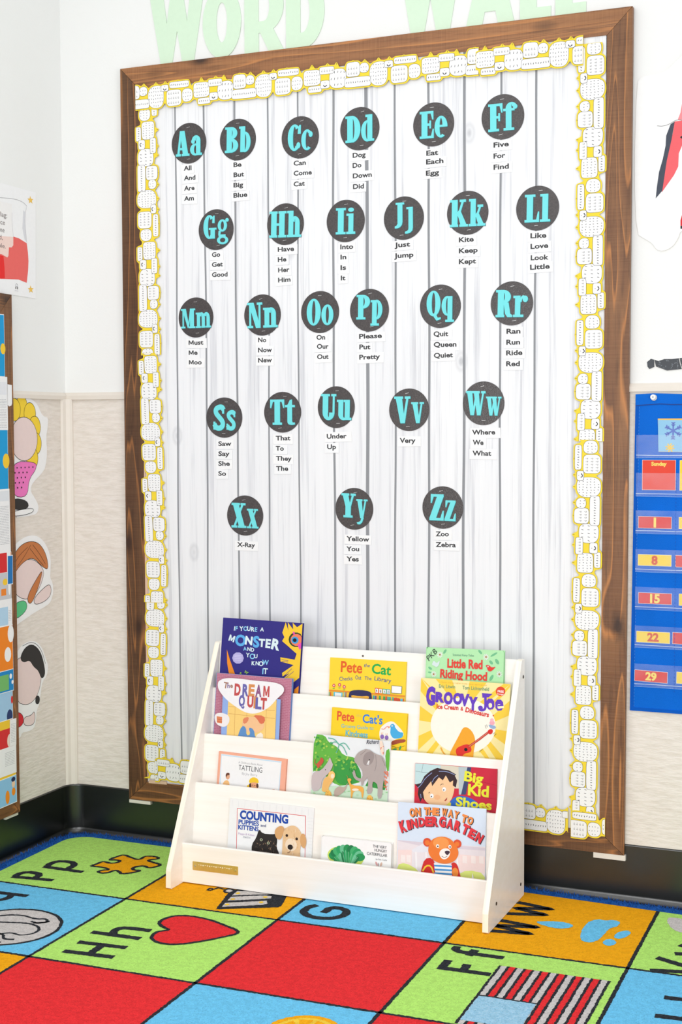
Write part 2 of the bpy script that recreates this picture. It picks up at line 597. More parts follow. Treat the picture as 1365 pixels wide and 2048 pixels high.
for x0, x1, z0 in ((0.2285, 0.305, 0.1165), (1.702, 1.7895, 0.1120)):
    mb = MB(); mb.box((x0, 0.0005, z0), (x1, 0.0128, 0.1265), ink(238, 232, 220))
    mb.build('support_block', board)['label'] = 'white painted wood block under the frame corner'

# ------------------------------------------------------------------ scalloped yellow border strips
U = 0.3610 / 935
PAT = [('dots', 0, 90, 140, 170, 2.7), ('q', 160, 70, 130, 122, 4.5), ('bar', 208, 167, 172, 48, 6), ('few', 278, 80, 92, 100, 2.6),
       ('dots', 402, 108, 137, 113, 5), ('bar', 425, 22, 108, 45, 6), ('tick', 612, 85, 135, 140, 2.9), ('smile', 508, 50, 73, 57, 5),
       ('q', 522, 152, 117, 52, 6), ('q', 733, 138, 108, 104, 4.5), ('bar', 770, 45, 205, 70, 7), ('few', 822, 142, 71, 70, 2.5),
       ('smile', 80, 150, 65, 48, 5)]
SPIKES = [0, 84, 195, 402, 528, 600, 733, 826]
YEL, YELD, INKD = ink(253, 224, 62), ink(84, 78, 60), ink(46, 46, 50)
def sup(s0, w0, ds, dw, p, n=30, grow=0.0, wob=0.0, seed=0):
    out = []
    r = random.Random(seed)
    ph = r.uniform(0, 6)
    for i in range(n):
        a = 2 * PI * i / n
        c, q = math.cos(a), math.sin(a)
        k = 1 + wob * math.sin(3 * a + ph)
        out.append((s0 + (ds / 2 + grow) * k * math.copysign(abs(c) ** (2 / p), c), w0 + (dw / 2 + grow) * k * math.copysign(abs(q) ** (2 / p), q)))
    return out
def border_strip(label, frame_at, s_lo, s_hi, drift):
    """frame_at: Fr with u along the strip; s range in pattern units, drift(s) shifts the strip sideways in metres"""
    mb = MB()
    k0, k1 = math.floor(s_lo / 935) - 1, math.ceil(s_hi / 935) + 1
    blobs = []
    for k in range(k0, k1 + 1):
        for i, (kind, s, w, ds, dw, p) in enumerate(PAT):
            blobs.append((kind, s + 935 * k, w, ds, dw, p, i))
    def P(s, w):
        return (s * U, w * U + drift(s))
    ss = [s_lo + (s_hi - s_lo) * i / round((s_hi - s_lo) / 7) for i in range(round((s_hi - s_lo) / 7) + 1)]
    top, bot = [], []
    for s in ss:
        t, bo = 150, 40
        for kind, s0, w0, ds, dw, p, i in blobs:
            x = abs(2 * (s - s0) / (ds + 22))
            if x < 1:
                e = (dw / 2 + 11) * (1 - x ** p) ** (1 / p)
                t = max(t, w0 + e); bo = min(bo, w0 - e)
        for k in range(k0, k1 + 1):
            for sp in SPIKES:
                x = abs(s - sp - 935 * k)
                if x < 15:
                    t = max(t, 188 + (15 - x) * 1.5)
        top.append(t); bot.append(bo)
    top = [(top[max(0, i - 1)] + 2 * top[i] + top[min(len(top) - 1, i + 1)]) / 4 for i in range(len(top))]
    bot = [(bot[max(0, i - 1)] + 2 * bot[i] + bot[min(len(bot) - 1, i + 1)]) / 4 for i in range(len(bot))]
    n = len(ss)
    D0 = 0.0014
    lo = [frame_at(*P(s, w), D0) for s, w in zip(ss, bot)]; hi = [frame_at(*P(s, w), D0) for s, w in zip(ss, top)]
    lo2 = [frame_at(*P(s, w), D0 - 0.0008) for s, w in zip(ss, bot)]; hi2 = [frame_at(*P(s, w), D0 - 0.0008) for s, w in zip(ss, top)]
    mb.raw(lo + hi, [(i, i + 1, n + i + 1, n + i) for i in range(n - 1)], YEL)
    mb.raw(lo + lo2, [(i + 1, i, n + i, n + i + 1) for i in range(n - 1)], YEL)
    mb.raw(hi + hi2, [(i, i + 1, n + i + 1, n + i) for i in range(n - 1)], YEL)
    mb.raw([lo[0], hi[0], hi2[0], lo2[0], lo[-1], hi[-1], hi2[-1], lo2[-1]], [(0, 1, 2, 3), (4, 5, 6, 7)], YEL)
    for k in range(k0, k1 + 1):                      # little stalks
        for sp in SPIKES:
            s = sp + 935 * k
            if s_lo + 12 < s < s_hi - 12:
                mb.line(frame_at, [P(s, 186), P(s + 2, 200)], 0.0011, D0 + 0.0001, YELD)
    for kind, s0, w0, ds, dw, p, i in blobs:
        if s0 - ds / 2 < s_lo + 4 or s0 + ds / 2 > s_hi - 4:
            if s0 + ds / 2 < s_lo + 8 or s0 - ds / 2 > s_hi - 8:
                continue
        cl = lambda pts: [(min(max(a, s_lo + 2), s_hi - 2), c) for a, c in pts]
        lay = D0 + 0.00012 + i * 0.00005
        wb = 0.02 if p < 4 else 0.012
        mb.flat(frame_at, [P(*q) for q in cl(sup(s0, w0, ds, dw, p, 34, 2.0, wb, i))], lay, INKD)
        mb.flat(frame_at, [P(*q) for q in cl(sup(s0, w0, ds, dw, p, 34, 0.0, wb, i))], lay + 0.000025, WHITE)
        lay += 0.00004
        r = random.Random(i * 31)
        def tick(s, w, l=7.0, wd=0.0014):
            if s_lo + 6 < s < s_hi - 6:
                a = r.uniform(0.9, 1.9)
                mb.line(frame_at, [P(s - l / 2 * math.cos(a), w - l / 2 * math.sin(a)), P(s + l / 2 * math.cos(a), w + l / 2 * math.sin(a))], wd, lay, INKD)
        def hook(s, w, z=1.0):
            if s_lo + 9 < s < s_hi - 9:
                mb.line(frame_at, [P(s + 4 * z, w), P(s - 3 * z, w - 2 * z), P(s - 4 * z, w - 7 * z), P(s + 2 * z, w - 9 * z), P(s + 5 * z, w - 6 * z)], 0.00095, lay, INKD)
                mb.line(frame_at, [P(s - 1.5 * z, w + 6 * z), P(s + 1.5 * z, w + 6 * z)], 0.0009, lay, INKD)
        def inside(s, w, m):
            x, y = abs(2 * (s - s0) / (ds - m)), abs(2 * (w - w0) / (dw - m))
            return x ** p + y ** p < 1
        if kind in ('dots', 'few', 'tick'):
            st, sw, l = {'dots': (19, 27, 8), 'few': (20, 26, 7), 'tick': (26, 44, 15)}[kind]
            w = w0 - dw / 2 + sw * 0.6
            while w < w0 + dw / 2:
                s = s0 - ds / 2 + st * 0.6 + r.uniform(-2, 2)
                while s < s0 + ds / 2:
                    if inside(s, w, 16):
                        tick(s, w + r.uniform(-3, 3), l)
                    s += st
                w += sw
        elif kind == 'q':
            w = w0 - dw / 2 + 26
            while w < w0 + dw / 2 - 6:
                s = s0 - ds / 2 + 20
                while s < s0 + ds / 2 - 12:
                    hook(s, w)
                    s += 21
                w += 36
        elif kind == 'bar':
            s = s0 - ds / 2 + 14
            while s < s0 + ds / 2 - 8:
                tick(s, w0 + r.uniform(-2, 2), 12, 0.0016)
                s += 18
        elif kind == 'smile' and s_lo + 20 < s0 < s_hi - 20:
            mb.line(frame_at, smooth_path([P(s0 - 12, w0 - 2), P(s0 - 10, w0 - 12), P(s0 + 2, w0 - 16), P(s0 + 10, w0 - 9)]), 0.0022, lay, INKD)
            mb.flat(frame_at, [P(*q) for q in ell(s0 + 11, w0 - 8, 5, 4, 10)], lay + 0.00002, INKD)
            mb.flat(frame_at, [P(*q) for q in ell(s0, w0 + 12, 2.5, 2.5, 8)], lay + 0.00002, INKD)
    return tag(mb.build('border_strip'), label, 'border strip', 'yellow border strips around the bulletin board')

def lerp_tab(tab):
    def f(x):
        for (a, va), (c, vc) in zip(tab, tab[1:]):
            if x <= c:
                t = min(1, max(0, (x - a) / (c - a)))
                return va + (vc - va) * t
        return tab[-1][1]
    return f
# left side: reads downward, stalks point right; three strips end to end
def left_strip(label, zph, z_hi, z_lo, dy):
    tab = [(0.0, .287), (.30, .287), (.60, .293), (.85, .300), (1.05, .294), (1.5, .284), (2.4, .283)]
    f = lerp_tab(tab)
    border_strip(label, Fr((0, dy, zph), (0, 0, -1), (1, 0, 0)), (zph - z_hi) / U, (zph - z_lo) / U, lambda s: f(zph - s * U))
left_strip('yellow scalloped border strip with white blobs, topmost on the board left side', 1.9837, 2.285, 1.512, 0.0)
left_strip('yellow scalloped border strip with white blobs, middle of the board left side', 1.2775, 1.518, .752, -0.0016)
left_strip('yellow scalloped border strip with white blobs, lowest on the board left side', .704, .757, .200, 0.0)
def right_strip(label, zph, z_lo, z_hi, dy):
    f = lerp_tab([(0.2, 0.010), (0.6, 0.008), (1.5, 0.001), (2.4, 0.001)])
    border_strip(label, Fr((1.7225, dy, zph), (0, 0, 1), (-1, 0, 0)), (z_lo - zph) / U, (z_hi - zph) / U, lambda s: f(zph + s * U))
right_strip('yellow scalloped border strip with white blobs, upper half of the board right side', 1.8206, 1.248, 2.302, 0.0)
right_strip('yellow scalloped border strip with white blobs, lower half of the board right side', .7640, .215, 1.252, -0.0016)
def top_strip(label, xph, x_lo, x_hi, dy):
    f = lerp_tab([(0.2, 0.0), (1.8, -0.006)])
    border_strip(label, Fr((xph, dy, 2.252), (1, 0, 0), (0, 0, 1)), (x_lo - xph) / U, (x_hi - xph) / U, lambda s: f(xph + s * U))
top_strip('yellow scalloped border strip with white blobs along the board top, at the left', 0.3555, .283, 1.372, -0.0020)
top_strip('yellow scalloped border strip with white blobs along the board top, at the right', 1.5965, 1.364, 1.662, -0.0036)
def bottom_strip(label, xph, x_lo, x_hi, dy, lift=0.0):
    f = lerp_tab([(0.2, 0.033), (1.6, 0.0), (1.8, -0.004)])
    border_strip(label, Fr((xph, dy, 0.166 + lift), (1, 0, 0), (0, 0, 1)), (x_lo - xph) / U, (x_hi - xph) / U, lambda s: f(xph + s * U))
bottom_strip('yellow scalloped border strip with white blobs along the board bottom, behind the stand', 1.5976, .325, 1.632, -0.0020)
bottom_strip('short yellow border strip with white blobs in the lower right board corner', 1.5976, 1.640, 1.735, -0.0036, -.004)

# ------------------------------------------------------------------ alphabet discs
def gl_rect(*a):
    return ('p', [(a[0], a[2]), (a[1], a[2]), (a[1], a[3]), (a[0], a[3])])
def gl_poly(*pts):
    return ('p', list(pts))
def gl_ring(cx, cy, rx, ry, tx, ty, a0=0, a1=360):
    return ('r', cx, cy, rx, ry, tx, ty, a0, a1)
def gl_dot(cx, cy, rx, ry):
    return ('p', ell(cx, cy, rx, ry, 16))
def gl_line(w, *pts):
    return ('l', w, smooth_path(list(pts), 2))
R_, Y_, O_, D_, S_ = gl_rect, gl_poly, gl_ring, gl_dot, gl_line
def gl_scale(lst, k, dx=0.0):
    out = []
    for g_ in lst:
        if g_[0] == 'p':
            out.append(('p', [(x * k + dx, y * k) for x, y in g_[1]]))
        elif g_[0] == 'l':
            out.append(('l', g_[1] * k, [(x * k + dx, y * k) for x, y in g_[2]]))
        else:
            out.append(('r', g_[1] * k + dx, g_[2] * k, *(q * k for q in g_[3:7]), *g_[7:]))
    return out
CAPSTEM = [R_(8, 33, 0, 100), R_(0, 36, 0, 9), R_(0, 30, 91, 100)]
VV = [Y_((6, 96), (33, 96), (45, 0), (26, 0)), Y_((34, 0), (45, 0), (61, 96), (52, 96)), R_(0, 38, 91, 100), R_(45, 69, 91, 100)]
GLYPH = {
 'A': [Y_((20, 100), (43, 100), (61, 4), (35, 4)), Y_((20, 100), (30, 100), (18, 4), (7, 4)), R_(13, 42, 24, 33), R_(0, 25, 0, 9), R_(29, 67, 0, 9)],
 'B': CAPSTEM + [O_(30, 76, 28, 24, 22, 9, -90, 90), O_(30, 27.5, 33, 27.5, 24, 9, -90, 90), R_(20, 31, 91, 100), R_(20, 31, 0, 9), R_(28, 36, 50, 57)],
 'C': [O_(31, 50, 31, 51, 24, 9, 48, 312), Y_((45, 64), (59, 64), (59, 98), (52, 98), (47, 88)), D_(49, 20, 9, 12)],
 'D': CAPSTEM + [O_(30, 50, 36, 50, 26, 9, -90, 90), R_(20, 31, 91, 100), R_(20, 31, 0, 9)],
 'E': CAPSTEM + [R_(28, 58, 91, 100), Y_((46, 92), (58, 92), (58, 68), (53, 68)), R_(32, 44, 46, 55), R_(41, 48, 36, 65), R_(28, 60, 0, 9), Y_((48, 8), (60, 8), (60, 34), (55, 34))],
 'F': CAPSTEM + [R_(28, 58, 91, 100), Y_((46, 92), (58, 92), (58, 66), (53, 66)), R_(32, 44, 46, 55), R_(41, 48, 36, 65), R_(0, 44, 0, 9)],
 'G': [O_(31, 50, 31, 51, 24, 9, 48, 305), Y_((45, 66), (58, 66), (58, 98), (52, 98), (47, 88)), R_(37, 60, 0, 44), R_(28, 68, 38, 46)],
 'H': [R_(8, 33, 0, 100), R_(45, 70, 0, 100), R_(30, 48, 45, 54)] + [R_(a, a + 37, y, y + 9) for a in (0, 41) for y in (0, 91)],
 'I': [R_(9, 35, 0, 100), R_(0, 44, 0, 9), R_(0, 44, 91, 100)],
 'J': [R_(14, 39, 14, 100), R_(5, 48, 91, 100), Y_((14, 16), (39, 16), (36, 2), (26, -8), (12, -12), (0, -12), (0, -3), (9, 0), (14, 8))],
 'K': CAPSTEM + [Y_((32, 40), (50, 95), (60, 95), (40, 36)), Y_((31, 52), (42, 66), (72, 6), (46, 6)), R_(41, 68, 91, 100), R_(41, 78, 0, 9)],
 'L': CAPSTEM + [R_(0, 42, 91, 100), R_(28, 58, 0, 9), Y_((46, 8), (58, 8), (58, 38), (53, 38))],
 'M': [R_(9, 18, 0, 100), Y_((7, 100), (31, 100), (50, 12), (42, 0)), Y_((42, 0), (50, 8), (66, 100), (57, 100)), R_(56, 81, 0, 100), R_(0, 27, 0, 9), R_(48, 89, 0, 9), R_(0, 28, 91, 100), R_(57, 89, 91, 100)],
 'N': [R_(9, 18, 0, 100), Y_((6, 100), (30, 100), (62, 0), (40, 0)), R_(53, 62, 0, 100), R_(0, 27, 0, 9), R_(0, 28, 91, 100), R_(45, 71, 91, 100)],
 'O': [O_(32, 50, 32, 52, 24, 8)],
 'P': CAPSTEM + [O_(30, 72, 34, 28, 25, 9, -90, 90), R_(20, 31, 91, 100), R_(20, 31, 44, 53), R_(0, 43, 0, 9)],
 'Q': [O_(32, 50, 32, 52, 24, 8), Y_((24, 12), (44, 6), (52, -8), (66, -6), (66, -14), (46, -20), (36, -8))],
 'R': CAPSTEM + [O_(30, 75, 31, 25, 24, 9, -90, 90), R_(20, 31, 91, 100), R_(20, 34, 47, 56), Y_((32, 52), (52, 54), (60, 12), (68, 8), (68, 0), (48, 0), (39, 12))],
 'S': [S_(21, (53, 82), (46, 93), (30, 92), (15, 84), (16, 68), (32, 52), (50, 34), (49, 16), (36, 7), (18, 9), (9, 24)), R_(46, 56, 66, 98), R_(4, 14, 2, 34)],
 'T': [R_(22, 48, 0, 100), R_(2, 68, 91, 100), Y_((2, 92), (2, 66), (7, 66), (15, 92)), Y_((55, 92), (63, 66), (68, 66), (68, 92)), R_(13, 57, 0, 9)],
 'U': [R_(8, 33, 26, 100), R_(53, 62, 26, 100), O_(35, 28, 27, 30, 24, 12, 180, 360), R_(0, 40, 91, 100), R_(46, 69, 91, 100)],
 'V': VV,
 'W': VV + gl_scale(VV, 1.0, 35),
 'X': [Y_((6, 95), (34, 95), (64, 5), (36, 5)), Y_((9, 5), (19, 5), (58, 95), (48, 95)), R_(0, 40, 91, 100), R_(43, 67, 91, 100), R_(0, 28, 0, 9), R_(31, 71, 0, 9)],
 'Y': [Y_((6, 95), (33, 95), (46, 42), (22, 42)), Y_((36, 42), (46, 42), (61, 95), (51, 95)), R_(21, 47, 0, 46), R_(0, 38, 91, 100), R_(44, 69, 91, 100), R_(12, 56, 0, 9)],
 'Z': [R_(5, 60, 90, 100), Y_((5, 92), (5, 66), (10, 66), (18, 92)), Y_((32, 92), (60, 92), (29, 8), (1, 8)), R_(1, 62, 0, 10), Y_((62, 8), (62, 38), (57, 38), (47, 8))],
 'a': [R_(29, 50, 0, 60), O_(29, 58, 21, 21, 20, 9, 0, 180), D_(14, 55, 9, 9), O_(26, 23, 26, 24, 19, 8, 55, 305), R_(40, 58, 0, 9)],
 'b': [R_(7, 29, 0, 100), O_(28, 39, 27, 40, 20, 8, -115, 115), R_(0, 20, 91, 100)],
 'c': [O_(26, 39, 26, 40, 20, 8, 50, 310), D_(42, 60, 9, 11)],
 'd': [R_(28, 50, 0, 100), O_(28, 39, 27, 40, 20, 8, 65, 295), R_(20, 42, 91, 100), R_(40, 58, 0, 9)],
 'e': [O_(27, 39, 27, 40, 21, 8, 0, 305), R_(12, 53, 38, 46)],
 'f': [R_(10, 33, 0, 84), O_(33, 80, 23, 21, 22, 8, 25, 180), D_(48, 84, 9, 9), R_(0, 46, 70, 79), R_(1, 44, 0, 9)],
 'g': [O_(25, 54, 24, 26, 16, 8), O_(27, -8, 29, 18, 15, 8), Y_((6, 32), (18, 30), (15, 16), (42, 16), (42, 4), (8, 4), (4, 16)), D_(49, 77, 9, 8)],
 'h': [R_(7, 29, 0, 100), O_(36, 54, 22, 25, 21, 10, 0, 165), R_(37, 58, 0, 55), R_(0, 20, 91, 100), R_(0, 34, 0, 9), R_(31, 66, 0, 9)],
 'i': [R_(9, 31, 0, 78), R_(0, 24, 69, 78), R_(0, 40, 0, 9), D_(20, 92, 13, 8)],
 'j': [R_(13, 35, -14, 78), R_(3, 30, 69, 78), Y_((13, -12), (35, -12), (32, -26), (20, -35), (6, -38), (-5, -37), (-5, -29), (6, -26), (12, -20))],
 'k': [R_(7, 29, 0, 100), Y_((28, 34), (44, 74), (53, 74), (36, 30)), Y_((27, 42), (38, 54), (64, 6), (40, 6)), R_(0, 20, 91, 100), R_(36, 60, 69, 78), R_(0, 34, 0, 9), R_(36, 70, 0, 9)],
 'l': [R_(9, 32, 0, 100), R_(0, 26, 91, 100), R_(0, 41, 0, 9)],
 'm': [R_(7, 27, 0, 78), R_(0, 18, 69, 78), O_(36, 54, 20, 25, 19, 10, 0, 165), R_(37, 57, 0, 55), O_(66, 54, 20, 25, 19, 10, 0, 165), R_(67, 87, 0, 55), R_(0, 32, 0, 9), R_(34, 61, 0, 9), R_(63, 94, 0, 9)],
 'n': [R_(7, 29, 0, 78), R_(0, 20, 69, 78), O_(37, 54, 23, 25, 22, 10, 0, 165), R_(38, 60, 0, 55), R_(0, 34, 0, 9), R_(33, 68, 0, 9)],
 'o': [O_(27, 39, 27, 40, 20, 8)],
 'p': [R_(7, 29, -26, 78), O_(28, 39, 27, 40, 20, 8, -115, 115), R_(0, 20, 69, 78), R_(0, 40, -26, -17)],
 'q': [R_(28, 50, -26, 78), O_(28, 39, 27, 40, 20, 8, 65, 295), R_(18, 58, -26, -17)],
 'r': [R_(7, 29, 0, 78), R_(0, 20, 69, 78), O_(40, 55, 14, 24, 8, 9, 50, 180), D_(48, 66, 11, 12), R_(0, 42, 0, 9)],
 's': [S_(17, (41, 64), (35, 73), (23, 72), (12, 65), (13, 53), (26, 41), (39, 28), (38, 13), (28, 6), (14, 8), (8, 19)), R_(37, 45, 52, 77), R_(3, 11, 2, 26)],
 't': [R_(11, 33, 12, 80), Y_((11, 76), (22, 97), (33, 100), (33, 76)), R_(0, 46, 69, 78), Y_((11, 14), (33, 14), (36, 9), (46, 9), (46, 1), (32, -1), (18, 1), (12, 7))],
 'u': [R_(7, 29, 20, 78), R_(36, 58, 0, 78), O_(31, 21, 24, 22, 22, 10, 180, 300), R_(0, 20, 69, 78), R_(30, 50, 69, 78), R_(48, 66, 0, 9)],
}
GLYPH['v'] = gl_scale(VV, 0.78)
GLYPH['w'] = gl_scale(GLYPH['W'], 0.78)
GLYPH['x'] = gl_scale(GLYPH['X'], 0.78)
GLYPH['z'] = gl_scale(GLYPH['Z'], 0.78)
GLYPH['y'] = gl_scale(VV, 0.78) + [Y_((30, 20), (37, 0), (30, -18), (20, -26), (8, -26), (4, -18), (14, -16), (22, -12), (25, 0))]

def glyph_bounds(lst):
    xs, ys = [], []
    for g_ in lst:
        pts = g_[1] if g_[0] == 'p' else (sum([list(q) for q in stroke_sides(g_[2], g_[1])], []) if g_[0] == 'l' else ell(g_[1], g_[2], g_[3], g_[4], 24, g_[7], g_[8]))
        xs += [p[0] for p in pts]; ys += [p[1] for p in pts]
    return min(xs), max(xs), min(ys), max(ys)
def draw_glyph(mb, fr, lst, T, d, mat):
    for n_, g_ in enumerate(lst):
        dd = d + n_ * 0.000004
        if g_[0] == 'p':
            mb.flat(fr, [T(*q) for q in g_[1]], dd, mat)
        elif g_[0] == 'l':
            L, Rr = stroke_sides(g_[2], g_[1])
            for i in range(len(L) - 1):
                mb.face([fr(*T(*q), dd) for q in (L[i], Rr[i], Rr[i + 1], L[i + 1])], mat)
        else:
            _, cx, cy, rx, ry, tx, ty, a0, a1 = g_
            n = max(8, int(abs(a1 - a0) / 12))
            o_ = ell(cx, cy, rx, ry, n, a0, a1); i_ = ell(cx, cy, rx - tx, ry - ty, n, a0, a1)
            if abs(a1 - a0) > 359:
                o_.append(o_[0]); i_.append(i_[0])
            for i in range(len(o_) - 1):
                mb.face([fr(*T(*q), dd) for q in (o_[i], o_[i + 1], i_[i + 1], i_[i])], mat)

DISCS = [
   ('A', 0.4637, 2.1406, 0.0589, 0.0601) ,
   ('B', 0.628, 2.1378, 0.0595, 0.0605) ,
   ('C', 0.8306, 2.1275, 0.0593, 0.0602) ,
   ('D', 1.0172, 2.1362, 0.0602, 0.0606) ,
   ('E', 1.2392, 2.1288, 0.0603, 0.0603) ,
   ('F', 1.439, 2.132, 0.0604, 0.0608) ,
   ('G', 0.553, 1.8791, 0.0588, 0.0602) ,
   ('H', 0.7817, 1.8816, 0.0593, 0.0603) ,
   ('I', 0.9726, 1.8791, 0.0593, 0.0602) ,
   ('J', 1.1505, 1.8763, 0.0601, 0.0605) ,
   ('K', 1.3389, 1.8792, 0.06, 0.0601) ,
   ('L', 1.5374, 1.8793, 0.0599, 0.0601) ,
   ('M', 0.4819, 1.6213, 0.0593, 0.06) ,
   ('N', 0.705, 1.6209, 0.0601, 0.0604) ,
   ('O', 0.891, 1.6228, 0.0602, 0.0605) ,
   ('P', 1.0452, 1.6225, 0.0599, 0.0605) ,
   ('Q', 1.2592, 1.6256, 0.0604, 0.0603) ,
   ('R', 1.4661, 1.6256, 0.0602, 0.0601) ,
   ('S', 0.5751, 1.3198, 0.0606, 0.0602) ,
   ('T', 0.7687, 1.3342, 0.0602, 0.0598) ,
   ('U', 0.9408, 1.3474, 0.0583, 0.0603) ,
   ('V', 1.1658, 1.3377, 0.0605, 0.0602) ,
   ('W', 1.3858, 1.3536, 0.0601, 0.0606) ,
   ('X', 0.6425, 1.0271, 0.0604, 0.0601) ,
   ('Y', 0.9964, 1.0536, 0.0591, 0.0605) ,
   ('Z', 1.2665, 1.0621, 0.0607, 0.0599) ,
]
WORDS = [
  ('A', [('All', 0.445, 2.061, 0.0268), ('And', 0.4455, 2.0321, 0.0392), ('Are', 0.4455, 2.0017, 0.0356), ('Am', 0.4452, 1.9714, 0.0337)]),
  ('B', [('Be', 0.6131, 2.0588, 0.0264), ('But', 0.6132, 2.0293, 0.0345), ('Big', 0.6125, 1.9995, 0.0322), ('Blue', 0.6123, 1.9693, 0.0458)]),
  ('C', [('Can', 0.8091, 2.0484, 0.0389), ('Come', 0.809, 2.0195, 0.0579), ('Cat', 0.8088, 1.9885, 0.0356)]),
  ('D', [('Dog', 0.995, 2.0565, 0.04), ('Do', 0.9949, 2.0278, 0.0271), ('Down', 0.9953, 1.9985, 0.0584), ('Did', 0.9958, 1.9682, 0.0336)]),
  ('E', [('Eat', 1.2177, 2.045, 0.0352), ('Each', 1.2172, 2.0208, 0.0513), ('Egg', 1.2166, 1.9898, 0.0389)]),
  ('F', [('Five', 1.413, 2.0515, 0.0433), ('For', 1.4131, 2.0216, 0.0334), ('Find', 1.4132, 1.9916, 0.0434)]),
  ('G', [('Go', 0.5383, 1.7994, 0.0277), ('Get', 0.538, 1.7697, 0.0366), ('Good', 0.5377, 1.74, 0.0525)]),
  ('H', [('Have', 0.7564, 1.8032, 0.0526), ('He', 0.7566, 1.7737, 0.0275), ('Her', 0.7573, 1.7433, 0.0365), ('Him', 0.7571, 1.7142, 0.0401)]),
  ('I', [('Into', 0.9554, 1.7999, 0.0403), ('In', 0.9561, 1.7709, 0.0182), ('Is', 0.956, 1.7408, 0.0174), ('It', 0.9567, 1.7113, 0.0148)]),
  ('J', [('Just', 1.1223, 1.796, 0.0472), ('Jump', 1.1213, 1.7661, 0.0582)]),
  ('K', [('Kite', 1.3137, 1.7999, 0.0429), ('Keep', 1.3137, 1.7697, 0.0544), ('Kept', 1.3137, 1.7402, 0.0497)]),
  ('L', [('Like', 1.5177, 1.7997, 0.0445), ('Love', 1.5183, 1.7709, 0.0494), ('Look', 1.5188, 1.7404, 0.0498), ('Little', 1.5173, 1.7148, 0.0547)]),
  ('M', [('Must', 0.4559, 1.5402, 0.0505), ('Me', 0.4561, 1.5101, 0.0301), ('Moo', 0.4562, 1.4812, 0.0439)]),
  ('N', [('No', 0.6899, 1.5417, 0.027), ('Now', 0.6897, 1.5118, 0.0457), ('New', 0.6895, 1.4819, 0.0457)]),
  ('O', [('On', 0.8793, 1.5437, 0.0274), ('Our', 0.8805, 1.5175, 0.0371), ('Out', 0.8808, 1.4877, 0.0366)]),
  ('P', [('Please', 1.0133, 1.5424, 0.0701), ('Put', 1.0137, 1.5125, 0.0342), ('Pretty', 1.0136, 1.4831, 0.064)]),
  ('Q', [('Quit', 1.2392, 1.5428, 0.0432), ('Queen', 1.2397, 1.5131, 0.0671), ('Quiet', 1.2401, 1.4826, 0.0563)]),
  ('R', [('Ran', 1.4511, 1.5437, 0.0397), ('Run', 1.4507, 1.5138, 0.0393), ('Ride', 1.4504, 1.4844, 0.0462), ('Red', 1.4505, 1.4549, 0.0389)]),
  ('S', [('Saw', 0.5544, 1.2353, 0.0442), ('Say', 0.5541, 1.2054, 0.0379), ('She', 0.5538, 1.1758, 0.0388), ('So', 0.5536, 1.1458, 0.0262)]),
  ('T', [('That', 0.746, 1.2516, 0.0475), ('To', 0.7457, 1.2218, 0.0265), ('They', 0.7464, 1.192, 0.0508), ('The', 0.7466, 1.1622, 0.0395)]),
  ('U', [('Under', 0.9106, 1.2565, 0.0625), ('Up', 0.9117, 1.2265, 0.028)]),
  ('V', [('Very', 1.1372, 1.2446, 0.0479)]),
  ('W', [('Where', 1.3528, 1.267, 0.0668), ('We', 1.3546, 1.239, 0.0313), ('What', 1.3539, 1.209, 0.0544)]),
  ('X', [('X-Ray', 0.6149, 0.9332, 0.0601)]),
  ('Y', [('Yellow', 0.9713, 0.9605, 0.0716), ('You', 0.9712, 0.9306, 0.0403), ('Yes', 0.9711, 0.9012, 0.0391)]),
  ('Z', [('Zoo', 1.2455, 0.9808, 0.0392), ('Zebra', 1.2455, 0.9507, 0.0599)]),
]
CAPH = {'M': 0.0585, 'W': 0.0670, 'V': 0.0760, 'H': 0.0760}
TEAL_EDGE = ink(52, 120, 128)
staple_src = None
def staple(parent, x, z, rot):
    global staple_src
    if staple_src is None:
        mb = MB()
        f0 = Fr((0, 0, 0))
        mb.fbox(f0, -0.0056, -0.0004, 0.0056, 0.0004, 0.0002, 0.0010, M_STEEL)
        mb.fbox(f0, -0.0056, -0.0004, -0.0049, 0.0004, -0.0008, 0.0006, M_STEEL)
        mb.fbox(f0, 0.0049, -0.0004, 0.0056, 0.0004, -0.0008, 0.0006, M_STEEL)
        o = staple_src = mb.build('staple')
    else:
        o = staple_src.copy()
        COL.objects.link(o)
    o.name = 'staple'
    o.parent = parent
    o.location = (x, DISC_Y - 0.0002, z)
    o.rotation_euler = (0, -rot, 0)
    return o
DISC_Y = 0.0022
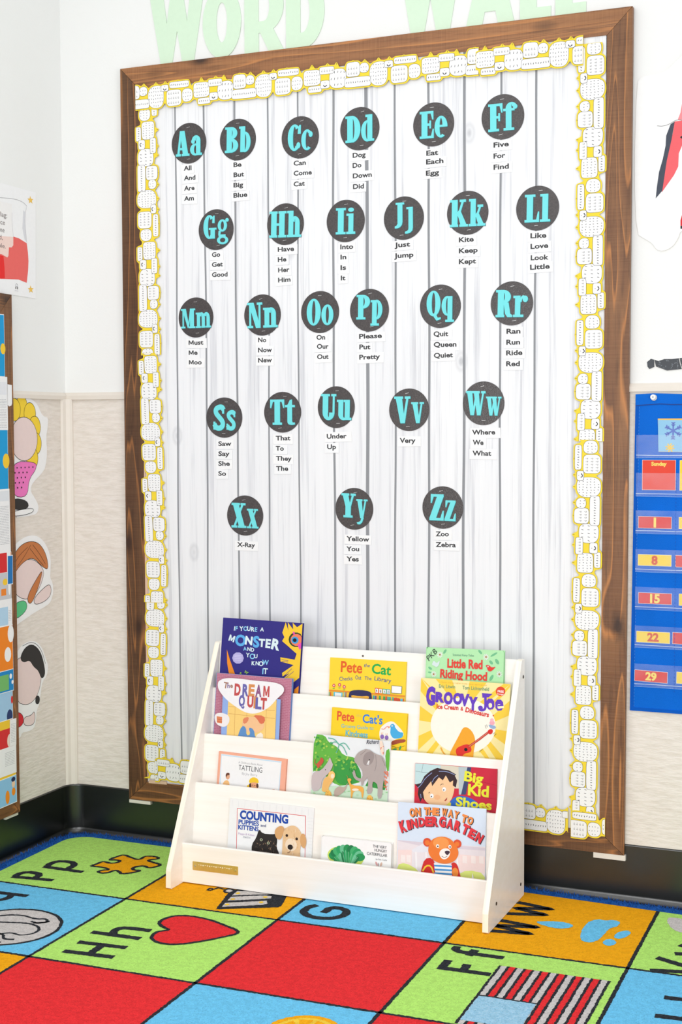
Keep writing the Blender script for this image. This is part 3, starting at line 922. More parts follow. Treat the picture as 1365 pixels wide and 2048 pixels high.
for ch, cx, cz, rx, rz in DISCS:
    rr = random.Random(ord(ch))
    fr = Fr((cx, DISC_Y, cz))
    mb = MB()
    mb.prism(fr, ell(0, 0, rx, rz, 56), -0.0006, 0.0, M_LAM)
    up, lo_ = GLYPH[ch], GLYPH[ch.lower()]
    bu, bl = glyph_bounds(up), glyph_bounds(lo_)
    gap = 3.0
    shift = bu[1] + gap - bl[0]
    x0, x1 = bu[0], bl[1] + shift
    y0, y1 = min(bu[2], bl[2]), max(bu[3], bl[3])
    k = CAPH.get(ch, 0.0745) / 100.0
    if y1 - y0 > 118:
        k *= 118.0 / (y1 - y0)
    kx = min(k * 0.94, 0.103 / (x1 - x0))
    t = rr.uniform(-0.03, 0.01)
    c, q = math.cos(t), math.sin(t)
    oy = 0.0 if ch not in 'M' else -0.002
    def T(x, y, dx=0.0, gx=0.0, gy=0.0):
        a, b_ = (x + dx - (x0 + x1) / 2) * kx + gx, (y - (y0 + y1) / 2) * k + oy + gy
        return (a * c - b_ * q, a * q + b_ * c)
    for lst, dx in ((up, 0.0), (lo_, shift)):
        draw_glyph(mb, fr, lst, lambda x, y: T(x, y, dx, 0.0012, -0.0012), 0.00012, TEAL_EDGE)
    for lst, dx in ((up, 0.0), (lo_, shift)):
        draw_glyph(mb, fr, lst, lambda x, y: T(x, y, dx), 0.0003, M_TEAL)
    o = mb.build('letter_disc')
    tag(o, 'black laminated disc with teal letters %s%s, stapled to the plank paper' % (ch, ch.lower()), 'alphabet disc', 'alphabet discs on the bulletin board')
    staple(o, cx + rr.uniform(-.006, .010), cz + rz * 0.78, rr.uniform(0, .25))
    staple(o, cx + rr.uniform(-.008, .008), cz - rz * 0.78, rr.uniform(0, .2))

# ------------------------------------------------------------------ printed word slips
INKW = ink(66, 66, 68)
SLIPS = [ink(253, 253, 253), ink(251, 252, 253)]
for ch, row in WORDS:
    rr = random.Random(ord(ch) * 7)
    for i, (w_, x, z, wd) in enumerate(row):
        mb = MB()
        t = rr.uniform(-0.012, 0.022)
        fr = Fr((x, 0.0026 - 0.00015 * (i % 2), z), (math.cos(t), 0, math.sin(t)), (-math.sin(t), 0, math.cos(t)))
        l, r2, t2, b2 = rr.uniform(.006, .009), rr.uniform(.006, .012), rr.uniform(.0172, .0188), rr.uniform(.0100, .0112)
        if w_ in ('Very', 'Under', 'What', 'Where'):
            r2 = .016
        pts = [(-l, -b2 + rr.uniform(-.001, .001)), (wd + r2, -b2 + rr.uniform(-.001, .001)), (wd + r2 + rr.uniform(-.001, .001), t2), (-l + rr.uniform(-.001, .001), t2)]
        mb.prism(fr, pts, -0.0003, 0.0, SLIPS[i % 2])
        mb.text(fr, w_, 0, 0, 0.0128, INKW, 0.00012, w=wd, bold=0.030)
        tag(mb.build('word_slip'), 'white paper word slip reading %s, under the %s%s disc' % (w_, ch, ch.lower()), 'word slip', 'word slips on the bulletin board')

# ------------------------------------------------------------------ pale green wall letters above the board
GREEN = ink(222, 246, 219, rough=0.35)
def block_letter(ch, x0, x1, z0, z1, label):
    mb = MB()
    fr = BACK(x0, z0, WY)
    w, h = x1 - x0, z1 - z0
    d0, d1 = 0.0004, 0.0026
    sw = 0.046
    cnt = [0]
    def pr(pts):
        cnt[0] += 1
        mb.prism(fr, pts, d0, d1 + cnt[0] * 0.00003, GREEN)
    if ch == 'W':
        m = w / 2
        pr([(0, h), (sw, h), (w * .30 + sw * .42, 0), (w * .30 - sw * .42, 0)])
        pr([(w * .30 + sw * .42, 0), (w * .30 - sw * .38, 0), (m - sw * .45, h), (m + sw * .45, h)])
        pr([(m - sw * .45, h), (m + sw * .45, h), (w * .70 + sw * .38, 0), (w * .70 - sw * .42, 0)])
        pr([(w, h), (w - sw, h), (w * .70 - sw * .42, 0), (w * .70 + sw * .42, 0)])
    elif ch in 'OD':
        if ch == 'O':
            a0, a1, cx, rx, ix = 0, 360, w / 2, w / 2, w / 2 - sw
        else:
            a0, a1, cx, rx, ix = -90, 90, w * .42, w * .58, w * .58 - sw
            pr([(0, 0), (sw, 0), (sw, h), (0, h)])
            pr([(0, 0), (cx, 0), (cx, sw), (0, sw)]); pr([(0, h - sw), (cx, h - sw), (cx, h), (0, h)])
        o_ = ell(cx, h / 2, rx, h / 2, 36, a0, a1); i_ = ell(cx, h / 2, ix, h / 2 - sw, 36, a0, a1)
        n = len(o_)
        for i in range(n if ch == 'O' else n - 1):
            j = (i + 1) % n
            pr([o_[i], o_[j], i_[j], i_[i]])
    elif ch == 'R':
        pr([(0, 0), (sw, 0), (sw, h), (0, h)])
        pr([(0, h - .035), (w * .5, h - .035), (w * .5, h), (0, h)]); pr([(0, .060), (w * .5, .060), (w * .5, .093), (0, .093)])
        cy = (h + .060) / 2; ry = (h - .060) / 2
        o_ = ell(w * .5, cy, w * .48, ry, 20, -90, 90); i_ = ell(w * .5, cy, w * .48 - sw, ry - .034, 20, -90, 90)
        for i in range(20):
            pr([o_[i], o_[i + 1], i_[i + 1], i_[i]])
        pr([(w * .36, .070), (w * .36 + sw, .070), (w, 0), (w - sw * 1.05, 0)])
    elif ch == 'A':
        pr([(0, 0), (sw, 0), (w / 2 + sw * .45, h), (w / 2 - sw * .45, h)])
        pr([(w, 0), (w - sw, 0), (w / 2 - sw * .45, h), (w / 2 + sw * .45, h)])
        pr([(w * .2, .052), (w * .8, .052), (w * .74, .084), (w * .26, .084)])
    elif ch == 'L':
        pr([(0, 0), (sw, 0), (sw, h), (0, h)]); pr([(0, 0), (w, 0), (w, .035), (0, .035)])
    return tag(mb.build('wall_letter'), label, 'wall letter', 'green wall letters above the board')
ZL = 2.3835
block_letter('W', .325, .511, ZL, 2.592, 'pale green paper letter W, first of the word above the left of the board')
block_letter('O', .506, .634, ZL, 2.592, 'pale green paper letter O above the board')
block_letter('R', .645, .775, ZL, 2.592, 'pale green paper letter R above the board')
block_letter('D', .780, .902, ZL, 2.592, 'pale green paper letter D above the board')
block_letter('W', 1.130, 1.318, ZL, 2.592, 'pale green glossy letter W right of the letter D, above the board')
block_letter('A', 1.325, 1.470, ZL - .012, 2.592, 'pale green glossy letter A above the right half of the board')
block_letter('L', 1.482, 1.568, ZL, 2.592, 'pale green glossy letter L beside the letter A')
block_letter('L', 1.580, 1.664, ZL, 2.592, 'pale green glossy letter L nearest the right frame corner')

# ------------------------------------------------------------------ alphabet rug
RUG_O, RUG_S, RUG_A = (0.540, -0.529), 0.4538, 0.018
RZ = 0.012
RC_, RS_ = math.cos(RUG_A), math.sin(RUG_A)
rf = Fr((RUG_O[0], RUG_O[1], RZ), (RC_, RS_, 0), (-RS_, RC_, 0))        # u right, v away from the room
def rg(a, b_):
    return (a * RUG_S, -b_ * RUG_S)
C_RED, C_BLU = pile_mat('rug_pile_red', (236, 52, 56)), pile_mat('rug_pile_sky_blue', (112, 200, 246))
C_GRN, C_ORG = pile_mat('rug_pile_lime', (184, 238, 116)), pile_mat('rug_pile_orange', (255, 174, 26))
C_BLK, C_GRY = pile_mat('rug_pile_black', (42, 45, 50), (70, 74, 80)), pile_mat('rug_pile_grey', (208, 203, 200))
C_EDG, C_YEL = pile_mat('rug_edge_blue', (36, 92, 172)), pile_mat('rug_pile_yellow', (252, 206, 70))
jr = random.Random(3)
def jag(pts, step=0.005, amp=0.0013, closed=True):
    out = []
    n = len(pts)
    for i in range(n if closed else n - 1):
        p, q = pts[i], pts[(i + 1) % n]
        L_ = math.hypot(q[0] - p[0], q[1] - p[1])
        k = max(1, int(L_ / step))
        for j in range(k):
            t = j / k
            out.append((p[0] + (q[0] - p[0]) * t + jr.uniform(-amp, amp), p[1] + (q[1] - p[1]) * t + jr.uniform(-amp, amp)))
    return out
rug_mb = MB()
tiles = {(0, 0): C_GRN, (1, 0): C_RED, (0, 1): C_RED, (2, 0): C_GRN, (3, 0): C_BLU, (1, 1): C_BLU, (2, 1): C_RED, (-1, 0): C_BLU, (-1, 1): C_ORG,
         (-1, -1): C_GRN, (0, -1): C_ORG, (1, -1): C_BLU, (2, -1): C_ORG, (3, -1): C_GRN, (3, 1): C_ORG,
         (-1, 2): C_BLU, (0, 2): C_GRN, (1, 2): C_RED, (2, 2): C_BLU, (3, 2): C_GRN}
ALEFT = -1.025
def btop(a):
    """far edge of the rug, slightly out of square"""
    return -1.035 + (a + 0.5) * 0.0170 if a < 2.2 else -0.989 + (a - 2.2) * 0.062
def corner(r_, w, n=8):
    """rounded far left corner, w outside the printed squares"""
    a0, b0 = ALEFT - w, btop(-0.8) - w
    return [(a0 + r_ - r_ * math.cos(t), b0 + r_ - r_ * math.sin(t)) for t in [PI / 2 - PI / 2 * k / n for k in range(n + 1)]]
for (i, j), m_ in tiles.items():
    a0, a1, b0, b1 = max(i, ALEFT) if i > -1 else ALEFT, i + 1, j, j + 1
    if (i, j) == (-1, -1):
        pts = [rg(a1, b1), rg(a1, btop(a1))] + [rg(*p) for p in corner(.15, 0)] + [rg(a0, b1)]
    elif j == -1:
        pts = [rg(a0, btop(a0)), rg(a1, btop(a1)), rg(a1, b1), rg(a0, b1)]
        if i == 2:
            pts.insert(1, rg(2.2, btop(2.2)))
    else:
        pts = [rg(a0, b0), rg(a1, b0), rg(a1, b1), rg(a0, b1)]
    rug_mb.flat(rf, pts, 0.0, m_)
def rline(p, q, w=0.009, d=0.0003):
    k = max(2, int(math.hypot(q[0] - p[0], q[1] - p[1]) * RUG_S / 0.0045))
    pts = [rg(p[0] + (q[0] - p[0]) * t / k, p[1] + (q[1] - p[1]) * t / k) for t in range(k + 1)]
    lo = [(x + jr.uniform(-.0012, .0012) - (w / 2) * sx, y + jr.uniform(-.0016, .0016) - (w / 2) * sy) for (x, y), sx, sy in [(p_, *(((0, 1) if p[1] == q[1] else (1, 0)))) for p_ in pts]]
    hi = [(x + jr.uniform(-.0012, .0012) + (w / 2) * sx, y + jr.uniform(-.0016, .0016) + (w / 2) * sy) for (x, y), sx, sy in [(p_, *(((0, 1) if p[1] == q[1] else (1, 0)))) for p_ in pts]]
    n = k + 1
    rug_mb.raw([rf(x, y, d) for x, y in lo + hi], [(i, i + 1, n + i + 1, n + i) for i in range(k)], C_BLK)
for j in (0, 1, 2):
    rline((ALEFT, j), (4, j))
for i in (0, 1, 2, 3):
    rline((i, btop(i)), (i, 3))
def rpoly(pts, m_, d=0.0006, smooth=0, j=True):
    q = [rg(*p) for p in (smooth_loop(pts, smooth) if smooth else pts)]
    rug_mb.flat(rf, jag(q) if j else q, d, m_)
def rstroke(pts, w=0.021, d=0.0006, m_=None, smooth=0, closed=False):
    q = [rg(*p) for p in (smooth_path(pts, smooth) if smooth else pts)]
    q2 = []
    for a, c in zip(q, q[1:] + ([q[0]] if closed else [])):
        k = max(1, int(math.hypot(c[0] - a[0], c[1] - a[1]) / 0.005))
        q2 += [(a[0] + (c[0] - a[0]) * t / k, a[1] + (c[1] - a[1]) * t / k) for t in range(k)]
    q2.append(q[-1] if not closed else q[0])
    L, Rr = stroke_sides(q2, w)
    L = [(x + jr.uniform(-.0013, .0013), y + jr.uniform(-.0013, .0013)) for x, y in L]
    Rr = [(x + jr.uniform(-.0013, .0013), y + jr.uniform(-.0013, .0013)) for x, y in Rr]
    n = len(q2)
    rug_mb.raw([rf(x, y, d) for x, y in L + Rr], [(i, n + i, n + i + 1, i + 1) for i in range(n - 1)], m_ or C_BLK)
# H h and heart
rstroke([(.130, .866), (.430, .846)]); rstroke([(.130, .722), (.425, .700)]); rstroke([(.285, .860), (.280, .710)], d=.0007)
rstroke([(.115, .560), (.420, .552)]); rstroke([(.250, .556), (.222, .500), (.228, .455), (.262, .430), (.415, .422)], d=.0007, smooth=2)
heart = [(.640, .345), (.60, .20), (.50, .135), (.41, .16), (.375, .24), (.40, .315), (.46, .36), (.512, .372), (.462, .40), (.455, .50), (.52, .57), (.62, .575), (.72, .52), (.82, .40), (.905, .262), (.86, .225), (.74, .18), (.62, .14), (.50, .125)]
heart = [(.512, .372), (.455, .350), (.40, .310), (.382, .25), (.405, .175), (.46, .135), (.55, .125), (.66, .150), (.78, .20), (.905, .264), (.83, .375), (.75, .475), (.67, .550), (.58, .580), (.50, .555), (.455, .49), (.455, .42)]
hs = smooth_loop(heart, 2)
rpoly(heart, C_RED, .0006, 2); rstroke(hs, .010, .0009, closed=True)
# P p and puzzle piece
rstroke([(-.885, -.108), (-.600, -.140)]); rstroke([(-.872, -.115), (-.875, -.19), (-.84, -.225), (-.77, -.225), (-.735, -.19), (-.735, -.13)], d=.0007, smooth=2)
rstroke([(-.815, -.356), (-.520, -.350)]); rstroke([(-.795, -.358), (-.815, -.44), (-.785, -.495), (-.70, -.505), (-.645, -.46), (-.645, -.36)], d=.0007, smooth=2)
puz = [ (-0.543, -0.478), (-0.527, -0.521), (-0.520, -0.585), (-0.491, -0.585), (-0.452, -0.568), (-0.420, -0.591), (-0.413, -0.637), (-0.454, -0.648), (-0.498, -0.626), (-0.490, -0.707), (-0.465, -0.768), (-0.397, -0.732), (-0.330, -0.703), (-0.309, -0.726), (-0.323, -0.783), (-0.282, -0.804), (-0.226, -0.799), (-0.208, -0.761), (-0.249, -0.734), (-0.256, -0.709), (-0.185, -0.683), (-0.127, -0.667), (-0.140, -0.604), (-0.172, -0.574), (-0.207, -0.599), (-0.240, -0.596), (-0.265, -0.561), (-0.261, -0.524), (-0.232, -0.498), (-0.190, -0.514), (-0.210, -0.461), (-0.268, -0.401), (-0.299, -0.436), (-0.342, -0.461), (-0.354, -0.435), (-0.362, -0.391), (-0.394, -0.374), (-0.431, -0.384), (-0.429, -0.421), (-0.385, -0.451), (-0.433, -0.478), (-0.492, -0.477) ]
rpoly(puz, C_ORG, .0006, 1); rstroke(smooth_loop(puz, 1), .0105, .0009, closed=True)
# Q and coin
rstroke([(-.90, .185), (-.575, .172)]); rstroke([(-.86, .20), (-.87, .28), (-.80, .32), (-.70, .31), (-.66, .25), (-.68, .185)], d=.0007, smooth=2)
coin = ell(-.365, .655, .288, .288, 60)
rpoly(coin, C_GRY, .0005); rstroke(coin, .009, .0008, closed=True)
for pts in ([(-.60, .62), (-.50, .50), (-.40, .47), (-.30, .50), (-.24, .47), (-.20, .52), (-.27, .56)], [(-.60, .70), (-.52, .63), (-.40, .60), (-.30, .57), (-.20, .60), (-.16, .68), (-.22, .76), (-.30, .73), (-.36, .80)], [(-.56, .80), (-.46, .74), (-.40, .80), (-.33, .76), (-.28, .84), (-.22, .82)], [(-.30, .54), (-.24, .56), (-.20, .50)], [(-.52, .84), (-.42, .86), (-.34, .90), (-.26, .88)]):
    rstroke(pts, .008, .0009, smooth=2)
# xylophone tile
rpoly([(.590, -.030), (.520, -.345), (.560, -.430), (.700, -.470), (.880, -.400), (.925, -.219), (.914, -.195)], C_BLK, .0005)
for bar in ([(.606, -.080), (.592, -.150), (.807, -.276), (.828, -.232), (.815, -.200)], [(.586, -.190), (.575, -.262), (.750, -.356), (.800, -.358), (.810, -.322), (.788, -.306)], [(.568, -.285), (.564, -.372), (.700, -.430), (.780, -.420), (.778, -.392), (.690, -.348)]):
    rpoly(bar, C_GRY, .0008)
for d_ in ((.617, -.126), (.786, -.236), (.605, -.225), (.768, -.330), (.585, -.333)):
    rpoly(ell(d_[0], d_[1], .014, .016, 12), C_YEL, .0011)
rpoly([(.479, -.367), (.500, -.392), (.546, -.376), (.540, -.323), (.496, -.325)], C_GRY, .0006, 1)
rstroke(smooth_loop([(.479, -.367), (.500, -.392), (.546, -.376), (.540, -.323), (.496, -.325)], 1), .008, .0009, closed=True)
rstroke(smooth_loop([(.377, -.327), (.389, -.365), (.415, -.342), (.401, -.315)], 1), .007, .0009, closed=True); rstroke([(.412, -.347), (.424, -.387), (.470, -.369)], .007, .0009)
# G
rstroke([(1.115, -.315), (1.075, -.255), (1.085, -.165), (1.16, -.112), (1.25, -.115), (1.320, -.170), (1.330, -.260), (1.285, -.312), (1.205, -.310), (1.200, -.205)], .022, .0007, smooth=1)
# F f and flag
rstroke([(2.078, .352), (2.362, .345)]); rstroke([(2.100, .352), (2.100, .235)], d=.0007); rstroke([(2.215, .345), (2.210, .255)], d=.0007)
rstroke([(2.362, .097), (2.13, .100), (2.085, .080), (2.085, .025)], smooth=2); rstroke([(2.180, .135), (2.190, .040)], d=.0007)
fl0, fl1, fb0, fb1 = 2.376, 2.946, .208, 1.02
sw_ = (fl1 - fl0) / 13
for k in range(13):
    rpoly([(fl0 + k * sw_, fb0), (fl0 + (k + 1) * sw_, fb0), (fl0 + (k + 1) * sw_, .985), (fl0 + k * sw_, .985)], C_GRY if k % 2 == 0 else C_RED, .0005)
for k in range(14):
    rstroke([(fl0 + k * sw_, fb0), (fl0 + k * sw_, .985)], .0065, .0007)
rpoly([(fl0 + .008, .625), (fl0 + 7 * sw_ - .01, .625), (fl0 + 7 * sw_ - .01, .940), (fl0 + .008, .940)], pile_mat('rug_pile_pale_blue', (150, 206, 236), (196, 224, 240)), .0009)
rstroke([(fl0, .625), (fl0 + 7 * sw_, .625)], .006, .0011)
# W w and water drops
rstroke([(2.160, -.270), (2.405, -.305), (2.180, -.365), (2.412, -.422), (2.160, -.462)]); rstroke([(2.195, -.580), (2.410, -.640), (2.215, -.690), (2.416, -.748), (2.200, -.795)])
rpoly([(2.375, -.505), (2.45, -.545), (2.54, -.565), (2.605, -.525), (2.58, -.465), (2.50, -.440), (2.43, -.470)], C_BLU, .0006, 2)
rpoly([(2.70, -.685), (2.655, -.60), (2.655, -.45), (2.675, -.33), (2.715, -.285), (2.765, -.31), (2.785, -.42), (2.79, -.55), (2.83, -.60), (2.835, -.675), (2.79, -.70), (2.745, -.665)], C_BLU, .0006, 2)
rpoly(ell(2.880, -.480, .033, .075, 20, rot=15), C_BLU); rpoly(ell(2.838, -.335, .034, .052, 20), C_BLU)
# V v, L l, orange slice
rstroke([(3.115, -.012), (3.390, -.085), (3.115, -.205)]); rstroke([(3.195, -.295), (3.390, -.360), (3.200, -.435)])
rpoly([(3.06, -.83), (3.10, -.87), (3.20, -.84), (3.28, -.72), (3.20, -.62), (3.12, -.66)], C_GRY, .0006, 2)
rstroke([(3.235, .552), (3.520, .530), (3.515, .420)]); rstroke([(3.240, .315), (3.520, .300)]); rpoly(ell(3.33, .05, .04, .06), C_RED)
sl = ell(1.745, 1.355, .185, .205, 40)
rpoly(sl, C_ORG, .0005); rpoly(ell(1.745, 1.355, .155, .175, 40), C_YEL, .0008)
for k in range(9):
    a = math.radians(k * 40 + 12)
    rpoly([(1.745 + .025 * math.cos(a), 1.355 + .028 * math.sin(a)), (1.745 + .135 * math.cos(a - .26), 1.355 + .155 * math.sin(a - .26)), (1.745 + .135 * math.cos(a + .26), 1.355 + .155 * math.sin(a + .26))], C_ORG, .0011)
rug = rug_mb.build('alphabet_rug')
tag(rug, 'bright alphabet rug of red, green, blue and orange squares on the floor', 'rug')
# blue bound edge with a loose pile
eb = MB()
EW = 0.082
def edge_path(w):
    return [rg(a, btop(a) - w) for a in (4, 3, 2.2, 1.5, 0.5, -0.4)] + [rg(*p) for p in corner(.15 + w, w, 10)] + [rg(ALEFT - w, b_) for b_ in (-.5, 0.5, 1.5, 3)]
outer, inner = edge_path(EW), edge_path(0.0)
n = len(outer)
mid = [((a[0] + c[0]) / 2, (a[1] + c[1]) / 2) for a, c in zip(outer, inner)]
eb.raw([rf(x, y, 0.0002) for x, y in inner] + [rf(x, y, 0.0030) for x, y in mid] + [rf(x, y, 0.0) for x, y in outer] + [rf(x, y, -RZ + .0005) for x, y in outer],
       [(k * n + i, k * n + i + 1, (k + 1) * n + i + 1, (k + 1) * n + i) for k in range(3) for i in range(n - 1)], C_EDG)
er = random.Random(11)
for i in range(n - 1):
    L_ = math.hypot(outer[i + 1][0] - outer[i][0], outer[i + 1][1] - outer[i][1])
    for k in range(int(L_ * 1500)):
        t, s_ = er.random(), er.random()
        p = [(1 - t) * ((1 - s_) * inner[i][q] + s_ * outer[i][q]) + t * ((1 - s_) * inner[i + 1][q] + s_ * outer[i + 1][q]) for q in (0, 1)]
        a = er.uniform(0, PI)
        w_, h_ = er.uniform(.0008, .0020), er.uniform(.003, .0105)
        dx, dy = math.cos(a) * w_, math.sin(a) * w_
        eb.face([rf(p[0] - dx, p[1] - dy, 0.0015), rf(p[0] + dx, p[1] + dy, 0.0015), rf(p[0] + er.uniform(-.005, .005), p[1] + er.uniform(-.005, .005), 0.0015 + h_)], C_EDG)
eb.build('edging', rug)['label'] = 'blue bound edge of the rug'
ub = MB()
ub.flat(rf, [rg(4, btop(4) - .05), rg(4, 3), rg(ALEFT - .05, 3), rg(ALEFT - .05, -.85), rg(ALEFT + .15, btop(-.8) - .05), rg(2.2, btop(2.2) - .05)], -0.0006, ink(60, 62, 66))
ub.build('backing', rug)

# ------------------------------------------------------------------ book display stand
X0, X1, TH = 0.600, 1.531, 0.0155
XI0, XI1 = X0 + TH, X1 - TH
shelf = empty('book_display', (1.065, -0.25, RZ), 'whitewashed wooden book display with four slanted tiers standing on the rug', 'book display')
prof = [(-.415, RZ + .004), (-.4135, .062), (-.4118, .068), (-.1175, .6545), (-.1145, .6590), (-.1095, .6615), (-.0890, .6615), (-.0855, .6580), (-.0850, RZ + .001), (-.411, RZ + .001)]
for x0 in (X0, XI1):
    mb = MB()
    mb.prism(Fr((x0, 0, 0), (0, 1, 0), (0, 0, 1)), prof, 0, TH, M_BIRCH, M_BIRCHE)
    mb.build('side_panel', shelf)
K = 0.125
TIERS = [(-.1110, .6618, .445), (-.1580, .5333, .320), (-.2116, .4086, .185), (-.2682, .2793, .020)]
PT = 0.009
for y0, z0, zb in TIERS:
    mb = MB()
    yb = y0 + K * (zb - z0)
    mb.prism(Fr((XI0, 0, 0), (0, 1, 0), (0, 0, 1)), [(yb, zb), (y0, z0 - .001), (y0 + .001, z0), (y0 + PT - .001, z0), (y0 + PT, z0 - .001), (yb + PT, zb)], 0, XI1 - XI0, M_BIRCH, M_BIRCHE if False else M_BIRCH)
    mb.build('tier_panel', shelf)
mb = MB()
mb.prism(Fr((XI0, 0, 0), (0, 1, 0), (0, 0, 1)), [(-.348, RZ + .003), (-.348, .1235), (-.3465, .1255), (-.3395, .1255), (-.338, .1235), (-.338, RZ + .003)], 0, XI1 - XI0, M_BIRCH)
mb.build('front_lip', shelf)
LEDGE = [.460, .335, .200, .032]
for i, z in enumerate(LEDGE):
    yf = -.338 if i == 3 else TIERS[i + 1][0] + K * (z - TIERS[i + 1][1]) + PT
    y1 = TIERS[i][0] + K * (z - TIERS[i][1])
    mb = MB(); mb.box((XI0, yf, z - .010), (XI1, y1, z - .001), M_BIRCH)
    mb.build('tier_ledge', shelf)
mb = MB()
fp = Fr((.6487, -.348, .0776), (1, 0, .010), (0, 0, 1))
mb.prism(fp, rrect(0, -.0245, .1425, 0, .002), 0.0002, 0.0016, M_BRASS)
for k in range(16):
    mb.rect(fp, .018 + k * .0068, -.0085 - .001 * (k % 3), .022 + k * .0068, -.0070, .0018, ink(246, 236, 200, rough=.3))
pl_ = mb.build('name_plate', shelf); pl_['label'] = 'small brass plate at the left of the front lip'
for u in (.008, .134):
    mb = MB(); mb.prism(fp, ell(u, -.0125, .0032, .0032, 14), .0016, .0026, M_STEEL); mb.build('screw', pl_)
f_side = Fr((X1, 0, 0), (0, 1, 0), (0, 0, 1))
for y, z in ((-.3453, .0695), (-.1190, .0520), (-.100, .6150)):
    mb = MB(); mb.prism(f_side, ell(y, z, .0046, .0046, 16), -.001, .0012, ink(60, 50, 44, rough=.3)); mb.flat(f_side, ell(y, z, .002, .002, 8), .0014, ink(20, 18, 16))
    mb.build('bolt', shelf)['label'] = 'dark recessed bolt head'
mb = MB(); mb.prism(Fr((1.0694, -.1130, .6464), (1, 0, 0), (0, K, 1)), ell(0, 0, .0030, .0030, 12), 0, .0012, ink(120, 112, 104)); mb.build('screw', shelf)

# ------------------------------------------------------------------ picture books
class Art:
    """draws cover artwork; sketch coordinates are mapped linearly onto the cover"""
    def __init__(s, mb, fr, TL, TR, W, BL, H, full):
        s.mb, s.fr, s.TL, s.W, s.H, s.full = mb, fr, TL, W, H, full
        ax, ay = TR[0] - TL[0], TR[1] - TL[1]
        bx, by = BL[0] - TL[0], BL[1] - TL[1]
        det = ax * by - ay * bx
        s.inv = (by / det, -bx / det, -ay / det, ax / det)
        s.d = 0.00006
        s.k = H / math.hypot(bx, by)
    def p(s, x, y, clip=True):
        x -= s.TL[0]; y -= s.TL[1]
        u = (s.inv[0] * x + s.inv[1] * y) * s.W
        v = -(s.inv[2] * x + s.inv[3] * y) * s.H
        if clip:
            u = min(max(u, 0.0004), s.W - 0.0004); v = min(max(v, -s.full + .0004), -0.0004)
        return u, v
    def step(s):
        s.d += 0.000022
        return s.d
    def poly(s, pts, m, sm=0):
        s.mb.flat(s.fr, [s.p(*q) for q in (smooth_loop(pts, sm) if sm else pts)], s.step(), m)
    def ell(s, x, y, rx, ry, m, rot=0, a0=0, a1=360, n=24):
        s.poly(ell(x, y, rx, ry, n, a0, a1, rot), m)
    def line(s, pts, w, m, sm=1, closed=False):
        s.mb.line(s.fr, [s.p(*q) for q in (smooth_path(pts, sm) if sm else pts)], w * s.k, s.step(), m, closed)
    def text(s, t, x0, y0, x1, y1, h, m, bold=.02, shear=0.0):
        a, c = s.p(x0, y0, False), s.p(x1, y1, False)
        s.mb.text(s.fr, t, a[0], a[1], h * s.k, m, s.step(), w=math.hypot(c[0] - a[0], c[1] - a[1]), bold=bold, rot=math.atan2(c[1] - a[1], c[0] - a[0]), shear=shear)
    def letters(s, t, pts, h, mats, bold=.03, w=None, rot=None):
        """one letter at each point (its bottom centre)"""
        i = 0
        for ch in t:
            if ch == ' ':
                continue
            x, y = pts[i]
            a = s.p(x, y, False)
            hh = (h[i % len(h)] if isinstance(h, (list, tuple)) else h) * s.k
            r = (rot[i % len(rot)] if rot else 0.0)
            _, _, g0, g1 = glyphs(ch, bold)
            ww = None if w is None else min(w * s.k, (g1 - g0) * hh * 1.4)
            s.mb.text(s.fr, ch, a[0], a[1], hh, mats[i % len(mats)], s.step(), bold=bold, anchor='c', rot=r, w=ww)
            i += 1

PAGES = ink(246, 240, 228)
def book(label, tier, x0, x1, vtop, off, t, ang, TL, TR, W, BL, H, cover, art, corner=0.0, edge=None):
    y0, z0, _ = TIERS[tier]
    n_ = Vector((0, -1, K)).normalized(); ev = Vector((0, K, 1)).normalized()
    o = Vector((x0, y0, z0)) + ev * vtop + n_ * off
    a = math.radians(ang)
    ex = Vector((1, 0, 0)) * math.cos(a) + ev * math.sin(a)
    ey = ev * math.cos(a) - Vector((1, 0, 0)) * math.sin(a)
    full = ((z0 + vtop * ev.z) - LEDGE[tier] - 0.003) / ev.z - abs(math.sin(a)) * W - 0.001
    fr = Fr(o, ex, ey)
    base = fr(W / 2, -full, -t / 2)
    root = empty('picture_book', tuple(base), label, 'book', 'picture books on the display stand')
    c = 0.0022 if t > 0.007 else 0.0009
    ins = 0.003 if t > 0.007 else 0.0008
    mb = MB()
    if corner:
        mb.prism(fr, rrect(0, -full, W, 0, corner), -c, 0.0, cover, edge)
    else:
        mb.fbox(fr, 0, -full, W, 0, -c, 0.0, cover, edge)
    art(Art(mb, fr, TL, TR, W, BL, H, full))
    mb.build('front_cover', root)
    mb = MB(); mb.fbox(fr, 0.0005, -full + ins, W - ins, -ins, -t + c, -c, PAGES)
    mb.build('page_block', root)
    mb = MB(); mb.fbox(fr, 0, -full, W, 0, -t + 0.0002, -t + c, cover, edge)
    mb.build('back_cover', root)
    if t > 0.007:
        mb = MB(); mb.fbox(fr, -0.0012, -full, 0.0005, 0, -t + 0.0002, 0.0, cover, edge)
        mb.build('spine', root)
    return root

